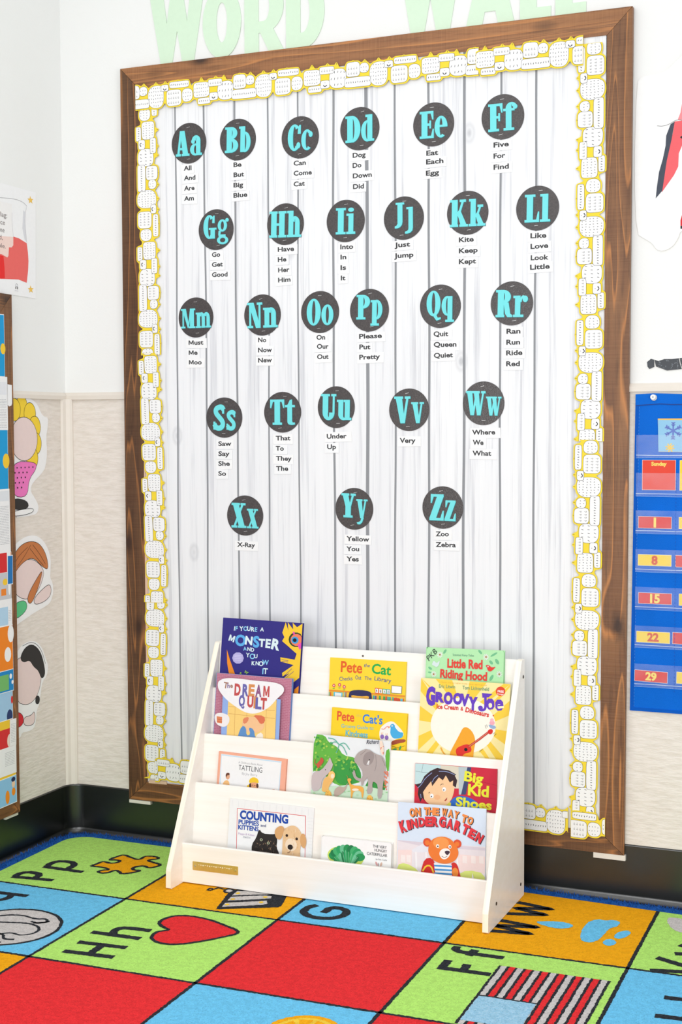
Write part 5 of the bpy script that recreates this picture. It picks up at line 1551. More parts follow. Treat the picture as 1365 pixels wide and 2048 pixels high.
def art_cater(A):
    A.ell(258, 275, 136, 78, ink(214, 232, 110), 8, n=30)
    gs = [ink(38, 150, 84), ink(30, 128, 76), ink(70, 178, 112), ink(46, 164, 100), ink(110, 196, 150)]
    r = random.Random(6)
    for k in range(11):
        a = math.radians(200 + k * 15)
        x, y = 265 + 104 * math.cos(a), 292 + 72 * math.sin(a)
        A.ell(x, y, 36, 28, gs[k % 5], math.degrees(a), n=16)
    for k in range(9):
        x0 = 262 + (k - 4) * 22
        A.poly([(255 + (k - 4) * 9, 345), (x0 - 18, 255 + abs(k - 4) * 9), (x0, 212 + abs(k - 4) * 13), (x0 + 18, 255 + abs(k - 4) * 9), (268 + (k - 4) * 9, 345)], gs[(k * 2) % 5], 1)
        A.line([(262 + (k - 4) * 9, 340), (x0, 228 + abs(k - 4) * 12)], 2.5, ink(150, 214, 176), 0)
    ks = ink(40, 40, 44)
    A.text('THE VERY', 466, 208, 566, 220, 20, ks, .0); A.text('HUNGRY', 476, 236, 566, 248, 20, ks, .0); A.text('CATERPILLAR', 418, 260, 566, 278, 20, ks, .0); A.text('by Eric Carle', 482, 297, 562, 306, 11, ink(110, 110, 116), .0)
    A.ell(486, 326, 7, 17, ink(226, 170, 170), -20, n=12); A.ell(519, 330, 7, 16, ink(226, 190, 170), 20, n=12); A.ell(500, 332, 2, 14, ink(120, 80, 90), n=8)
book('small white board book with a green leaf cover, middle of the bottom tier', 3, 1.0223, 1.2259, -.1055, .016, .015, .6, (90, 120), (605, 180), .2036, (74, 284), .0603, ink(253, 253, 252), art_cater, corner=.006, edge=ink(238, 236, 230))

def art_kinder(A):
    A.poly([(560, 300), (1075, 330), (1062, 560), (545, 520)], ink(240, 232, 236)); A.poly([(556, 300), (700, 330), (1075, 352), (1075, 336), (560, 296)], ink(224, 214, 224))
    A.poly([(640, 352), (735, 300), (920, 350), (910, 362), (650, 366)], ink(236, 238, 246)); A.poly([(560, 352), (640, 352), (636, 450), (552, 440)], ink(250, 226, 222)); A.poly([(900, 372), (1070, 386), (1066, 480), (900, 470)], ink(250, 226, 222))
    for x in (575, 608, 935, 985, 1030):
        A.poly([(x, 380), (x + 26, 383), (x + 25, 425), (x - 1, 422)], ink(252, 240, 236))
    for x in (660, 720, 900):
        A.poly([(x, 362), (x + 10, 363), (x + 9, 470), (x - 1, 468)], ink(250, 248, 250))
    A.poly([(546, 440), (600, 425), (680, 470), (700, 540), (540, 540)], ink(226, 238, 130), 1); A.poly([(900, 490), (960, 460), (1062, 480), (1062, 560), (900, 560)], ink(226, 238, 130), 1)
    og, bk = ink(246, 148, 74), ink(60, 54, 66)
    def arc_word(t, pts, h, m, rots, w):
        A.letters(t, [(x + 4, y + 3) for x, y in pts], h, [bk], .07, w=w, rot=rots)
        A.letters(t, pts, h, [m], .06, w=w, rot=rots)
    arc_word('ONTHEWAYTO', [(654, 158), (687, 154), (737, 148), (764, 148), (795, 150), (840, 153), (875, 160), (907, 168), (950, 190), (983, 200)], [42, 42, 38, 38, 38, 38, 38, 38, 40, 38], og, [.12, .08, .02, 0, 0, -.08, -.1, -.18, -.25, -.3], 34)
    arc_word('KINDERGARTEN', [(602, 244), (633, 232), (664, 222), (707, 215), (745, 212), (783, 212), (825, 215), (866, 224), (908, 238), (950, 256), (986, 277), (1024, 300)], [58, 48, 46, 46, 48, 48, 52, 50, 52, 52, 48, 48], ink(232, 58, 66), [.35, .25, .18, .08, .03, 0, -.06, -.15, -.25, -.35, -.42, -.48], 40)
    rdj = ink(214, 44, 42)
    A.poly([(690, 470), (715, 400), (760, 395), (780, 440), (860, 440), (880, 415), (905, 430), (915, 480), (930, 540), (680, 540)], rdj, 1)
    A.poly([(768, 425), (872, 432), (868, 540), (780, 535)], W_)
    for y in (434, 456, 478):
        A.poly([(768, y), (872, y + 4), (871, y + 14), (770, y + 10)], ink(70, 150, 214))
    A.line([(700, 472), (722, 440), (750, 440), (764, 480)], 9, c_yel); A.ell(890, 475, 18, 26, ink(246, 146, 60))
    br, br2 = ink(242, 128, 52), ink(250, 160, 84)
    A.ell(735, 307, 24, 25, ink(226, 84, 50)); A.ell(735, 309, 14, 15, br); A.ell(910, 313, 23, 24, ink(226, 84, 50)); A.ell(908, 315, 13, 14, br)
    A.poly([(740, 330), (760, 290), (815, 270), (870, 282), (905, 325), (918, 370), (890, 415), (830, 432), (770, 415), (738, 372)], br, 2); A.ell(815, 310, 46, 34, br2)
    A.poly([(800, 370), (815, 345), (850, 338), (868, 352), (862, 385), (835, 405), (812, 398)], ink(253, 250, 244), 2); A.poly([(832, 358), (850, 352), (868, 358), (852, 380), (840, 374)], ink(70, 50, 66), 1); A.line([(816, 385), (832, 394), (848, 384)], 3, ink(120, 70, 60))
    for x, y in ((795, 328), (866, 331)):
        A.ell(x, y, 9, 11, W_, n=12); A.ell(x + 1, y + 1, 4, 5, BLACK, n=10)
    A.poly([(978, 540), (990, 475), (1000, 540)], W_)
book('pale blue picture book with an orange bear, bottom right of the stand', 3, 1.2355, 1.4808, .0060, .005, .005, 1.3, (572, 75.5), (1083, 116), .2454, (546, 479), .1845, ink(222, 236, 252), art_kinder)

# ------------------------------------------------------------------ right of the board: pocket calendar, paper cut-out, vinyl scrap
c_blue = fabric_mat('blue_nylon', (4, 112, 226))
c_blue2 = fabric_mat('blue_nylon_hem', (4, 96, 206))
chart = empty('pocket_calendar', (2.18, .014, .523), 'royal blue fabric pocket calendar hanging on the wall right of the board', 'pocket chart')
fc = BACK(0, 0, 0.0125)
mb = MB()
mb.prism(fc, [(1.7965, .523), (2.56, .523), (2.56, 1.372), (1.93, 1.372), (1.856, 1.375), (1.8052, 1.373)], -0.0012, 0.0, c_blue)
mb.build('fabric_panel', chart)
def wob(x0, z0, x1, z1, k=6, a=.0012):
    r = random.Random(int(z0 * 999))
    return [(x0 + (x1 - x0) * i / k, z0 + (z1 - z0) * i / k + r.uniform(-a, a)) for i in range(k + 1)]
mb = MB()
mb.prism(fc, [(1.8052, 1.373), (1.8135, 1.372), (1.8055, .528), (1.7965, .523)], 0.0, .0012, c_blue2)
mb.prism(fc, [(1.8052, 1.373), (1.856, 1.375), (1.93, 1.372), (2.56, 1.372), (2.56, 1.342), (1.90, 1.344), (1.87, 1.346), (1.806, 1.342)], 0.0, .0016, c_blue)
mb.line(fc, [(1.806, 1.343), (1.87, 1.347), (1.90, 1.345), (2.56, 1.343)], .0022, .0018, ink(14, 60, 140))
mb.fbox(fc, 1.797, .523, 2.56, .532, 0, .0014, c_blue2)
for k in range(96):
    z = .535 + k * .0087
    x = 1.8075 + (z - .53) * .0098
    mb.line(fc, [(x, z), (x, z + .004)], .0009, .0014, ink(90, 150, 226))
mb.build('hem', chart)
VS = ink(214, 230, 250, rough=.3)
for i, (zt, zb) in enumerate(((1.2650, 1.2115), (1.1640, 1.1090), (1.0640, 1.0100), (.9600, .9070), (.8590, .8060), (.7545, .7030), (.6515, .5975))):
    mb = MB()
    mb.fbox(fc, 1.8085, zb - .008, 2.54, zt, .0030, .0034, M_VINYL)
    mb.build('clear_pocket', chart)
    mb = MB()
    mb.line(fc, wob(1.8085, zb - .0005, 2.54, zb - .0005, 14, .0006), .0014, .0036, VS)
    mb.line(fc, wob(1.8085, zb - .0075, 2.54, zb - .0075, 14, .0006), .0010, .0036, ink(120, 170, 236, rough=.3))
    mb.build('pocket_seam', chart)
for x in (1.9145, 2.0140, 2.1135, 2.2130):
    mb = MB()
    for k in range(60):
        z = .58 + k * .0095
        mb.line(fc, [(x, z), (x, z + .005)], .0009, .0037, ink(16, 76, 176))
    mb.build('pocket_seam', chart)
def chart_card(label, x0, z0, x1, z1, m, txt=None, tm=None, h=.02, d=.0020, tilt=0.0, ty=.5, name='number_card', cat='calendar card'):
    mb = MB()
    fr = Fr((x0, fc.o.y, z0), (math.cos(tilt), 0, math.sin(tilt)), (-math.sin(tilt), 0, math.cos(tilt)))
    w, hh = x1 - x0, z1 - z0
    mb.fbox(fr, 0, 0, w, hh, d - .0004, d, WHITE)
    mb.rect(fr, .0008, .0008, w - .0008, hh - .0008, d + .0001, m)
    if txt:
        mb.text(fr, txt, w * .5, hh * ty - h / 2, h, tm, d + .0002, bold=.045, anchor='c')
    return tag(mb.build(name), label, cat, 'cards in the pocket calendar')
c_cr, c_cy, c_rt, c_yt = ink(226, 52, 44), ink(252, 218, 62), ink(222, 84, 40), ink(252, 226, 110)
chart_card('red calendar card reading Sunday', 1.8245, 1.1186, 1.9132, 1.1988, ink(236, 74, 54), 'Sunday', c_yt, .0095, ty=.87, name='weekday_card')
chart_card('red calendar card with the number 1', 1.8152, 1.0165, 1.9035, 1.0485, c_cr, '1', c_yt, .0235, tilt=-.006)
chart_card('yellow calendar card with the number 8', 1.8150, .9160, 1.9039, .9466, c_cy, '8', c_rt, .0215)
chart_card('red calendar card with the number 15', 1.8171, .8140, 1.9057, .8440, c_cr, '15', c_yt, .0215)
chart_card('yellow calendar card with the number 22', 1.8126, .7095, 1.9019, .7399, c_cy, '22', c_rt, .0205)
chart_card('red calendar card with the number 29', 1.8081, .6045, 1.8965, .6350, c_cr, '29', c_yt, .0200, tilt=-.022)
chart_card('blank yellow card edge beside the Sunday card', 1.9232, 1.118, 2.010, 1.1985, c_cy, name='weekday_card')
chart_card('blank yellow card edge beside the number 1 card', 1.9222, 1.0165, 2.0095, 1.048, c_cy)
chart_card('blank red card edge beside the number 8 card', 1.9141, .915, 2.002, .947, c_cr)
chart_card('blank yellow card edge beside the number 15 card', 1.9243, .813, 2.011, .8449, c_cy)
chart_card('blank red card edge beside the number 22 card', 1.9082, .710, 1.996, .7414, c_cr, tilt=-.012)
chart_card('blank yellow card edge beside the number 29 card', 1.9197, .6045, 2.007, .636, c_cy, tilt=-.012)
mb = MB()
fs_ = Fr((1.8646, fc.o.y, 1.3082), (1, 0, -.012), (.012, 0, 1))
mb.prism(fs_, [(.004, -.088), (.17, -.088), (.17, .0015), (.0, .0)], .0009, .0013, ink(250, 196, 90))
mb.prism(fs_, [(.0035, -.0875), (.172, -.0875), (.17, -.004), (.0005, -.0035)], .0014, .0019, ink(150, 204, 236))
def flake(u, v, r, m, arms=6, w=.0042, br=True):
    for k in range(arms):
        a = math.radians(k * 360 / arms + 30)
        c, q = math.cos(a), math.sin(a)
        mb.line(fs_, [(u, v), (u + r * c, v + r * q)], w, .0020 + k * .00001, m)
        if br:
            for s_ in (.55, .8):
                for sg in (-1, 1):
                    b_ = a + sg * .8
                    mb.line(fs_, [(u + r * s_ * c, v + r * s_ * q), (u + r * s_ * c + r * .3 * math.cos(b_), v + r * s_ * q + r * .3 * math.sin(b_))], w * .7, .0021 + k * .00001, m)
flake(.0410, -.0320, .0225, ink(112, 132, 206)); flake(.0335, -.0765, .0120, ink(248, 206, 70), 8, .0034, False); flake(.130, -.05, .022, ink(112, 132, 206))
tag(mb.build('season_card'), 'light blue card with a purple snowflake in the top pocket of the calendar', 'calendar card', 'cards in the pocket calendar')
pin = empty('wall_screw', (1.8525, .0105, 1.3650), 'white capped screw holding the top of the pocket calendar', 'screw')
fpn = Fr((1.8525, .0105, 1.3650))
mb = MB(); mb.prism(fpn, ell(.0016, -.0014, .0082, .0082, 24), 0, .0022, ink(206, 204, 204, rough=.3)); mb.build('washer', pin)
mb = MB(); mb.prism(fpn, ell(0, 0, .0070, .0070, 24), .0022, .0062, ink(244, 242, 240, rough=.25)); mb.prism(fpn, ell(0, 0, .0052, .0052, 24), .0062, .0068, ink(250, 250, 248, rough=.25))
mb.line(fpn, [(-.0022, -.0022), (.0022, .0022)], .0009, .0070, ink(120, 116, 112)); mb.line(fpn, [(-.0022, .0022), (.0022, -.0022)], .0009, .0071, ink(120, 116, 112)); mb.build('cap', pin)

mb = MB()
fw = BACK(0, 0, WY)
c_cut = ink(252, 252, 250, rough=.45)
mb.prism(fw, smooth_loop([(1.800, 2.190), (1.8139, 2.2068), (1.8569, 2.2082), (1.8796, 2.2158), (1.9021, 2.2375), (1.940, 2.268), (2.02, 2.285), (2.20, 2.27), (2.27, 2.10), (2.25, 1.88), (2.10, 1.80), (1.960, 1.800), (1.9190, 1.8003), (1.912, 1.778), (1.897, 1.757), (1.874, 1.7475), (1.856, 1.752), (1.845, 1.770), (1.824, 1.783), (1.803, 1.797), (1.796, 1.95)], 1), .0008, .0020, c_cut, ink(214, 190, 150))
mb.flat(fw, [(1.8897, 2.076), (1.9004, 2.0821), (1.8929, 2.0374), (1.8806, 1.9816), (1.8698, 1.9054), (1.8528, 1.8866), (1.8554, 1.915), (1.8608, 1.9546), (1.8705, 1.9881), (1.8773, 2.0217), (1.8785, 2.0471)], .0023, ink(70, 76, 90, rough=.3))
RED_CUT = ink(246, 104, 110)
mb.flat(fw, [(1.9004, 2.0821), (1.9191, 2.0833), (1.9377, 2.0789), (1.938, 2.045), (1.9197, 2.0182), (1.9117, 1.999), (1.9106, 1.9651), (1.8994, 1.9432), (1.8685, 1.9012), (1.8738, 1.9394), (1.8806, 1.9816), (1.8874, 2.0152), (1.8956, 2.0514)], .0022, RED_CUT)
mb.flat(fw, [(1.9186, 2.1257), (1.9459, 2.150), (1.962, 2.0836), (1.908, 2.0857), (1.9149, 2.1035)], .0022, ink(250, 150, 156))
mb.line(fw, smooth_path([(1.8549, 2.0747), (1.8697, 2.0723), (1.8868, 2.0762), (1.9037, 2.0861), (1.918, 2.0845), (1.94, 2.080)]), .0010, .0025, ink(96, 90, 92))
mb.flat(fw, ell(1.924, 2.040, .009, .004, 16), .0025, DARK)
mb.flat(fw, [(1.9176, 1.8253), (1.9215, 1.8393), (1.950, 1.842), (1.955, 1.812), (1.9178, 1.8111)], .0022, ink(226, 46, 54)); mb.flat(fw, [(1.9178, 1.811), (1.955, 1.812), (1.955, 1.803), (1.9179, 1.8035)], .0023, DARK)
tag(mb.build('paper_cutout'), 'white die-cut paper with a pointed red and black shape, right of the board', 'paper cut-out')
mb = MB()
mb.prism(fw, [(1.8334, 1.4581), (1.8439, 1.4665), (1.8520, 1.4640), (1.8530, 1.4450), (1.8402, 1.4395), (1.8350, 1.446)], .0002, .0020, ink(64, 68, 74, rough=.3), ink(200, 196, 190))
mb.prism(fw, [(1.8530, 1.4640), (1.8637, 1.4601), (1.8794, 1.465), (1.899, 1.4646), (1.960, 1.470), (1.960, 1.437), (1.9252, 1.4378), (1.8862, 1.4346), (1.8691, 1.4415), (1.8575, 1.4458)], .0002, .0026, ink(58, 62, 68, rough=.3), ink(200, 196, 190))
r = random.Random(9)
for k in range(26):
    x, z = r.uniform(1.862, 1.95), r.uniform(1.441, 1.463)
    mb.line(fw, [(x, z), (x + r.uniform(-.006, .006), z + r.uniform(-.005, .005))], .0009, .0028, ink(150, 156, 164))
mb.line(fw, [(1.918, 1.467), (1.921, 1.452), (1.926, 1.438)], .0018, .0028, ink(220, 218, 214))
tag(mb.build('vinyl_scrap'), 'scuffed black vinyl strip stuck to the wall above the pocket calendar', 'sticker')

# ------------------------------------------------------------------ left wall: framed comic board, poster, cut-outs
lb = empty('display_board', (.012, -1.1, .137), 'wood framed display board covered with colourful pages on the left wall', 'bulletin board')
fl = LEFT(0, 0, 0.0205)
LO = [(-2.0, .137), (-.2825, .137), (-.2815, 1.684), (-2.0, 1.684)]
LW = .058
LI = [(-2.0 + LW, .137 + LW), (-.2825 - LW, .137 + LW), (-.2815 - LW, 1.684 - LW), (-2.0 + LW, 1.684 - LW)]
for i in range(4):
    j = (i + 1) % 4
    mb = MB()
    pts = [LO[i], LO[j], LI[j], LI[i]]
    cy_ = sum(p[0] for p in pts) / 4; cz_ = sum(p[1] for p in pts) / 4
    pts = [(p[0] + (g if p[0] < cy_ else -g) * (i % 2 == 0), p[1] + (g if p[1] < cz_ else -g) * (i % 2 == 1)) for p in pts]
    mb.prism(fl, pts, -.0165, 0, M_WOODY if i % 2 == 0 else M_WOODZ)
    mb.build('frame_rail', lb)
mb = MB(); mb.fbox(fl, LI[0][0] - .004, LI[0][1] - .004, LI[1][0] + .004, LI[2][1] + .004, -.014, -.006, ink(244, 244, 246)); mb.build('backing_paper', lb)
mb = MB(); mb.box((.003, -.345, .127), (.014, -.2835, .1365), ink(236, 230, 218)); mb.build('support_block', lb)['label'] = 'white painted wood block under the frame corner'
mb = MB(); mb.prism(fl, [(-.3149, 1.4199), (-.2900, 1.4177), (-.2903, 1.3640), (-.2940, 1.3570), (-.3050, 1.3545), (-.3125, 1.3600)], .0004, .0016, ink(250, 250, 250))
tag(mb.build('white_tab'), 'white rounded tape tab stuck on the frame of the left display board', 'tape tab')

grey_t, c_sky = ink(170, 172, 178), ink(186, 220, 244)
def page(label, z0, z1, y1, m, bits, d, tilt=0.0, y0=None):
    """one printed sheet; bits draw plain colour areas and rows of unreadable small print"""
    mb = MB()
    y0 = y0 if y0 is not None else y1 - .20
    fr = Fr((fl.o.x, y1, z0), (0, math.cos(tilt), math.sin(tilt)), (0, -math.sin(tilt), math.cos(tilt)))
    w, h = y1 - y0, z1 - z0
    mb.fbox(fr, -w, 0, 0, h, d - .0003, d, WHITE)
    dd = d + .0001
    mb.rect(fr, -w + .002, .002, -.0012, h - .002, dd, m)
    for b_ in bits:
        dd += .00004
        if b_[0] == 'r':
            mb.rect(fr, b_[1], b_[2] * h, b_[3], b_[4] * h, dd, b_[5])
        elif b_[0] == 'e':
            mb.flat(fr, ell(b_[1], b_[2] * h, b_[3], b_[4], 18), dd, b_[5])
        elif b_[0] == 't':
            z = b_[2] * h
            r = random.Random(int(z * 1e4))
            while z < b_[4] * h:
                u = b_[1]
                while u < b_[3]:
                    l = r.uniform(.002, .006)
                    mb.line(fr, [(u, z), (min(u + l, b_[3]), z)], .0013, dd, grey_t)
                    u += l + .0016
                z += .0048
    return tag(mb.build('printed_page'), label, 'paper page', 'pages on the left display board')
pb = ink(22, 160, 220)
page('blue page with a yellow patch, highest on the left display board', 1.440, 1.623, -.3215, pb, [('e', -.008, .45, .012, .016, c_yel)], .0010, y0=-.60)
page('white page of small print under the highest blue page on the left board', 1.285, 1.441, -.3120, ink(250, 250, 250), [('r', -.2, .66, -.004, .90, ink(238, 240, 244)), ('t', -.14, .05, -.006, .58)], .0016, y0=-.60)
page('blue page with a yellow hexagon patch, second blue one down the left board', 1.108, 1.287, -.3135, pb, [('e', -.010, .48, .016, .022, c_yel)], .0010, y0=-.58)
page('white page of small print below the second blue page on the left board', .915, 1.112, -.3090, ink(250, 250, 250), [('r', -.2, .82, -.004, .97, ink(232, 236, 240)), ('t', -.14, .18, -.006, .76)], .0016, tilt=.008, y0=-.60)
page('red and white page with an orange edge on the left display board', .865, .925, -.3075, ink(250, 250, 250), [('r', -.3, .02, -.022, .98, ink(222, 46, 50)), ('r', -.004, .2, -.0012, .98, c_org)], .0022, y0=-.58)
page('narrow blue slip overlapping the frame of the left display board', .828, .915, -.3030, ink(30, 120, 190), [], .0030, tilt=-.02, y0=-.33)
page('grey page with orange and yellow patches on the left display board', .782, .872, -.3095, ink(206, 208, 212), [('e', -.030, .62, .012, .010, c_yel), ('r', -.05, .18, -.026, .40, ink(246, 140, 50)), ('e', -.010, .5, .006, .030, W_)], .0020, y0=-.58)
page('white and pale blue page above the orange page on the left display board', .706, .786, -.3085, ink(250, 250, 250), [('r', -.3, .05, -.020, .72, c_sky), ('t', -.018, .2, -.004, .6)], .0024, y0=-.58)
page('orange page with a white oval on the left display board', .572, .709, -.3065, ink(250, 140, 34), [('e', -.010, .80, .015, .026, W_), ('e', -.026, .36, .016, .022, W_)], .0018, y0=-.60)
page('bright blue page with white dots on the left display board', .510, .576, -.3070, ink(28, 140, 206), [('e', -.014, .68, .006, .008, W_), ('e', -.006, .40, .005, .006, W_), ('r', -.2, .1, -.024, .8, ink(120, 190, 110))], .0026, y0=-.58)
page('light blue page with a dark patch on the left display board', .424, .514, -.3120, ink(168, 208, 238), [('e', -.016, .14, .014, .020, ink(40, 60, 110)), ('e', -.004, .66, .005, .012, c_red)], .0016, y0=-.58)
page('red and yellow page above the white page low on the left board', .338, .428, -.3130, ink(224, 50, 52), [('r', -.3, .70, -.012, .98, c_yel), ('e', -.018, .28, .012, .020, ink(250, 230, 214))], .0020, y0=-.58)
page('white curled note of small print low on the left display board', .345, .425, -.3005, ink(250, 250, 250), [('t', -.026, .15, -.005, .85)], .0034, tilt=-.03, y0=-.332)
page('white page with small print second from the bottom of the left board', .262, .345, -.3005, ink(250, 250, 250), [('t', -.055, .35, -.008, .85)], .0028, y0=-.58)
page('yellow page just above the lowest page on the left display board', .243, .272, -.3020, c_yel, [], .0022, tilt=.015, y0=-.58)
page('light blue page lowest on the left display board', .172, .256, -.3010, ink(150, 204, 240), [('e', -.016, .70, .008, .011, ink(252, 214, 180)), ('e', -.016, .86, .010, .007, ink(40, 50, 90)), ('e', -.016, .42, .009, .012, c_org), ('e', -.046, .30, .010, .020, c_org)], .0030, tilt=.012, y0=-.58)

# poster with a flag
mb = MB()
fp_ = LEFT(0, 0, 0.0)
mb.prism(fp_, [(-.62, 1.6905), (-.1337, 1.6855), (-.1250, 2.0068), (-.62, 2.0120)], .0008, .0014, ink(253, 253, 253))
mb.line(fp_, smooth_path([(-.58, 1.940), (-.45, 1.950), (-.3076, 1.9647), (-.240, 1.972), (-.195, 1.970), (-.1723, 1.9600)]), .0012, .0016, ink(150, 150, 154))
mb.line(fp_, smooth_path([(-.1723, 1.9600), (-.181, 1.935), (-.183, 1.905), (-.178, 1.870), (-.1754, 1.8499)]), .0012, .0017, ink(196, 196, 200))
mb.flat(fp_, [(-.183, 1.905), (-.181, 1.940), (-.190, 1.945), (-.196, 1.890), (-.186, 1.858), (-.1754, 1.852)], .0015, ink(228, 228, 232))
rd1 = ink(244, 108, 102)
mb.flat(fp_, [(-.58, 1.850), (-.40, 1.850), (-.31, 1.8535), (-.245, 1.860), (-.215, 1.858), (-.1754, 1.848), (-.170, 1.820), (-.168, 1.795), (-.171, 1.765), (-.1787, 1.7290), (-.22, 1.735), (-.31, 1.7285), (-.58, 1.722)], .0016, rd1)
mb.flat(fp_, [(-.58, 1.80), (-.292, 1.797), (-.288, 1.765), (-.287, 1.732), (-.31, 1.7285), (-.58, 1.722)], .00165, ink(240, 44, 42))
mb.flat(fp_, [(-.58, 1.955), (-.246, 1.955), (-.2475, 1.90), (-.2425, 1.858), (-.2435, 1.8335), (-.252, 1.8265), (-.2650, 1.8255), (-.2680, 1.800), (-.2735, 1.7945), (-.30, 1.8010), (-.58, 1.806)], .0017, ink(252, 250, 248))
mb.flat(fp_, [(-.58, 1.850), (-.31, 1.8535), (-.2425, 1.8585), (-.2435, 1.8335), (-.252, 1.8265), (-.2650, 1.8255), (-.2680, 1.800), (-.2735, 1.7945), (-.30, 1.8010), (-.58, 1.806)], .0018, ink(252, 222, 212))
mb.line(fp_, [(-.247, 1.93), (-.2475, 1.90), (-.2425, 1.858)], .0010, .0019, ink(206, 206, 210))
tx = ink(110, 96, 96)
for t_, y, z in (('flag:', -.2715, 1.9110), ('nce', -.2830, 1.8885), ('one', -.2855, 1.8665), ('d,', -.2950, 1.8440), ('ble.', -.2815, 1.8200)):
    mb.text(fp_, t_, y, z, .0135, tx, .0021, anchor='r', bold=-.004, w={'flag:': .040, 'nce': .034, 'one': .034, 'd,': .017, 'ble.': .034}[t_])
def star(cy, cz, r):
    pts = []
    for k in range(10):
        a = math.radians(90 + 36 * k + 6)
        q = r if k % 2 == 0 else r * .42
        pts.append((cy + q * math.cos(a) * 1.25, cz + q * math.sin(a)))
    mb.flat(fp_, pts, .0019, ink(250, 204, 96))
star(-.1530, 1.9800, .0125); star(-.1590, 1.7110, .0125)
mb.line(fp_, ell(-.2300, 1.7170, .005, .0045, 14), .0010, .0019, ink(130, 130, 136), True); mb.rect(fp_, -.236, 1.7055, -.2325, 1.7125, .0019, DARK); mb.rect(fp_, -.2275, 1.7055, -.224, 1.7125, .0019, DARK); mb.line(fp_, [(-.24, 1.7005), (-.222, 1.7005)], .0010, .0019, grey_t)
tag(mb.build('flag_poster'), 'white poster with a red striped flag, gold stars and text on the left wall', 'poster')

# die-cut papers along the frame: plain flower, mushroom and bell shapes
def cutout(label, outline, bits):
    mb = MB()
    mb.prism(fp_, smooth_loop(outline, 1), .0032, .0046, ink(253, 253, 253))
    d = .0048
    for kind, *a in bits:
        d += .00006
        m = a[-1]
        if kind == 'p':
            mb.flat(fp_, smooth_loop(a[0], 2), d, m); mb.line(fp_, smooth_loop(a[0], 2), .0016, d + .00003, BLACK, True)
        elif kind == 'e':
            mb.flat(fp_, ell(*a[:4], 28), d, m); mb.line(fp_, ell(*a[:4], 28), .0016, d + .00003, BLACK, True)
        elif kind == 'l':
            mb.line(fp_, smooth_path(a[0]), .0014, d, m)
        elif kind == 'd':
            mb.flat(fp_, ell(a[0], a[1], .0028, .0028, 8), d, m)
    return tag(mb.build('paper_cutout'), label, 'paper cut-out', 'die-cut papers beside the left display board')
E_ = -.2805
PS, PK, YB = ink(244, 222, 218), ink(248, 128, 200), ink(254, 218, 60)
petals = [('e', -.225 + .075 * math.cos(a), 1.262 + .092 * math.sin(a), .030, .034, YB) for a in (1.5, .9, .35, -.2, -.75, 2.0)]
dots = [('d', -.268 + .020 * (i % 6) + (.009 if (i // 6) % 2 else 0), 1.172 - .015 * (i // 6), BLACK) for i in range(30)]
dots = [q for q in dots if q[1] < (-.166 if q[2] > 1.165 else -.184 if q[2] > 1.148 else -.205 if q[2] > 1.13 else -.212)]
cutout('white cut-out with yellow petals and pink dotted pot, highest on left wall',
       [(E_, 1.340), (-.2562, 1.369), (-.2391, 1.383), (-.2223, 1.381), (-.2057, 1.371), (-.1911, 1.383), (-.1625, 1.3774), (-.1367, 1.3625), (-.1198, 1.3369), (-.1024, 1.325), (-.0816, 1.3234), (-.0854, 1.2939), (-.0952, 1.2626), (-.0905, 1.214), (-.1006, 1.169), (-.1219, 1.1505), (-.1635, 1.1277), (-.1783, 1.1128), (-.1788, 1.0957), (-.159, 1.0777), (-.1392, 1.0526), (-.1457, 1.0323), (-.1663, 1.0248), (E_, 1.0216)],
       petals + [('e', -.210, 1.258, .068, .066, PS), ('p', [(E_ + .002, 1.192), (-.150, 1.188), (-.150, 1.165), (-.190, 1.135), (-.198, 1.080), (E_ + .002, 1.088)], PK)] + dots + [('p', [(E_ + .004, 1.083), (-.200, 1.072), (-.193, 1.046), (E_ + .004, 1.046)], ink(48, 46, 46)), ('p', [(E_ + .004, 1.043), (-.180, 1.048), (-.165, 1.040), (-.190, 1.030), (E_ + .004, 1.026)], W_)])
BRW = ink(206, 126, 72)
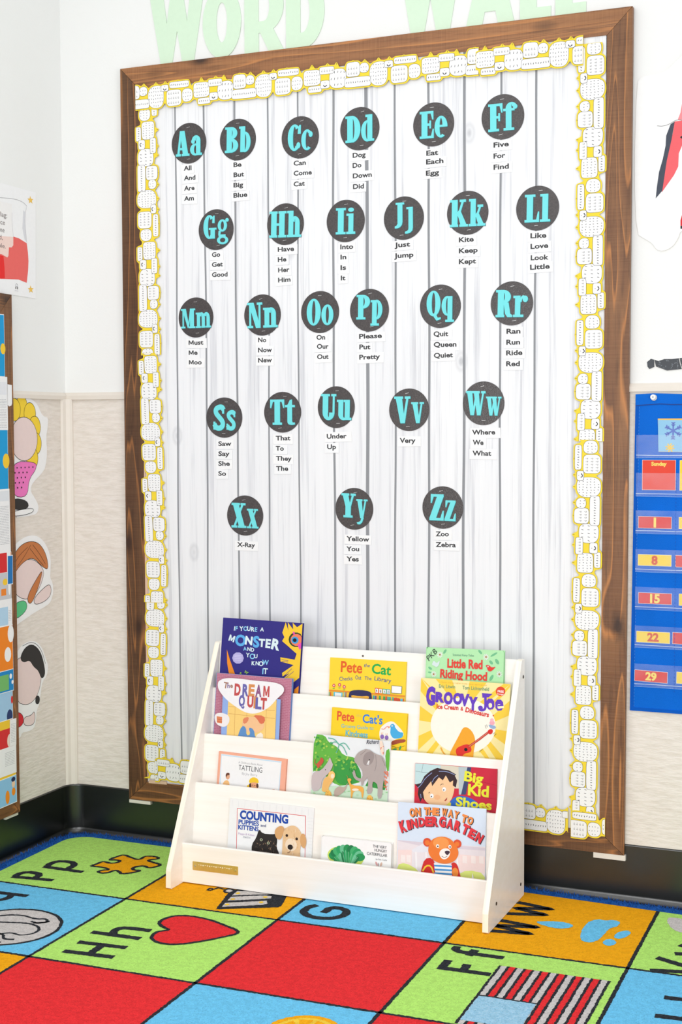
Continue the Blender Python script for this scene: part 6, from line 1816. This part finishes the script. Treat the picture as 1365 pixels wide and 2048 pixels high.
cutout('white cut-out with a brown-capped mushroom and green leaf, on left wall',
       [(E_, .920), (-.2597, .944), (-.2255, .9584), (-.1853, .9648), (-.1476, .9598), (-.1156, .9419), (-.0925, .914), (-.08, .8849), (-.0822, .8499), (-.0858, .8257), (-.0712, .8066), (-.0689, .7781), (-.0818, .7513), (-.1031, .7397), (-.1744, .7254), (-.2094, .7141), (-.2609, .7001), (E_, .692)],
       [('p', [(E_ + .003, .870), (-.190, .900), (-.115, .858), (-.128, .815), (-.170, .775), (-.225, .770), (E_ + .003, .800)], PS), ('p', [(E_ + .003, .905), (-.240, .937), (-.190, .948), (-.140, .938), (-.104, .900), (-.092, .850), (-.125, .862), (-.175, .898), (-.230, .885), (E_ + .003, .850)], BRW),
        ('l', [(-.20, .93), (-.25, .905), (E_ + .006, .875)], BLACK), ('l', [(-.185, .935), (-.215, .905), (-.255, .875)], BLACK), ('l', [(-.175, .935), (-.14, .905), (-.11, .87)], BLACK), ('l', [(-.19, .925), (-.15, .89), (-.12, .866)], BLACK),
        ('p', [(E_ + .003, .765), (-.215, .772), (-.206, .738), (E_ + .003, .712)], ink(96, 204, 140)), ('p', [(-.175, .770), (-.115, .800), (-.085, .806), (-.080, .775), (-.110, .755), (-.170, .748)], PS), ('p', [(-.205, .785), (-.140, .845), (-.125, .850), (-.150, .800), (-.185, .755), (-.205, .760)], BRW)])
BLKH = ink(50, 48, 48)
cutout('white cut-out with a pale round shape under a black band, left wall',
       [(E_, .603), (-.2609, .6178), (-.2368, .6344), (-.1993, .6426), (-.1615, .6351), (-.1314, .6104), (-.1167, .5785), (-.1017, .5509), (-.1104, .5201), (-.1341, .5079), (-.1443, .4753), (-.1514, .4399), (-.1672, .4245), (-.172, .389), (-.184, .3685), (-.2144, .3655), (-.2442, .3691), (-.252, .355), (E_, .3535)],
       [('p', [(E_ + .003, .595), (-.22, .600), (-.15, .570), (-.138, .515), (-.165, .462), (-.215, .445), (E_ + .003, .470)], PS), ('p', [(-.250, .596), (-.225, .625), (-.185, .632), (-.145, .605), (-.125, .560), (-.120, .525), (-.140, .515), (-.155, .545), (-.180, .560), (-.200, .585), (-.230, .580)], BLKH),
        ('l', [(-.235, .632), (-.185, .640), (-.140, .612), (-.118, .560)], BLACK), ('p', [(E_ + .003, .440), (-.238, .424), (-.236, .392), (E_ + .003, .386)], ink(224, 40, 54)), ('p', [(-.236, .414), (-.195, .412), (-.180, .425), (-.176, .395), (-.190, .380), (-.236, .388)], PS), ('p', [(-.170, .470), (-.150, .462), (-.155, .440), (-.175, .445)], BLKH)])
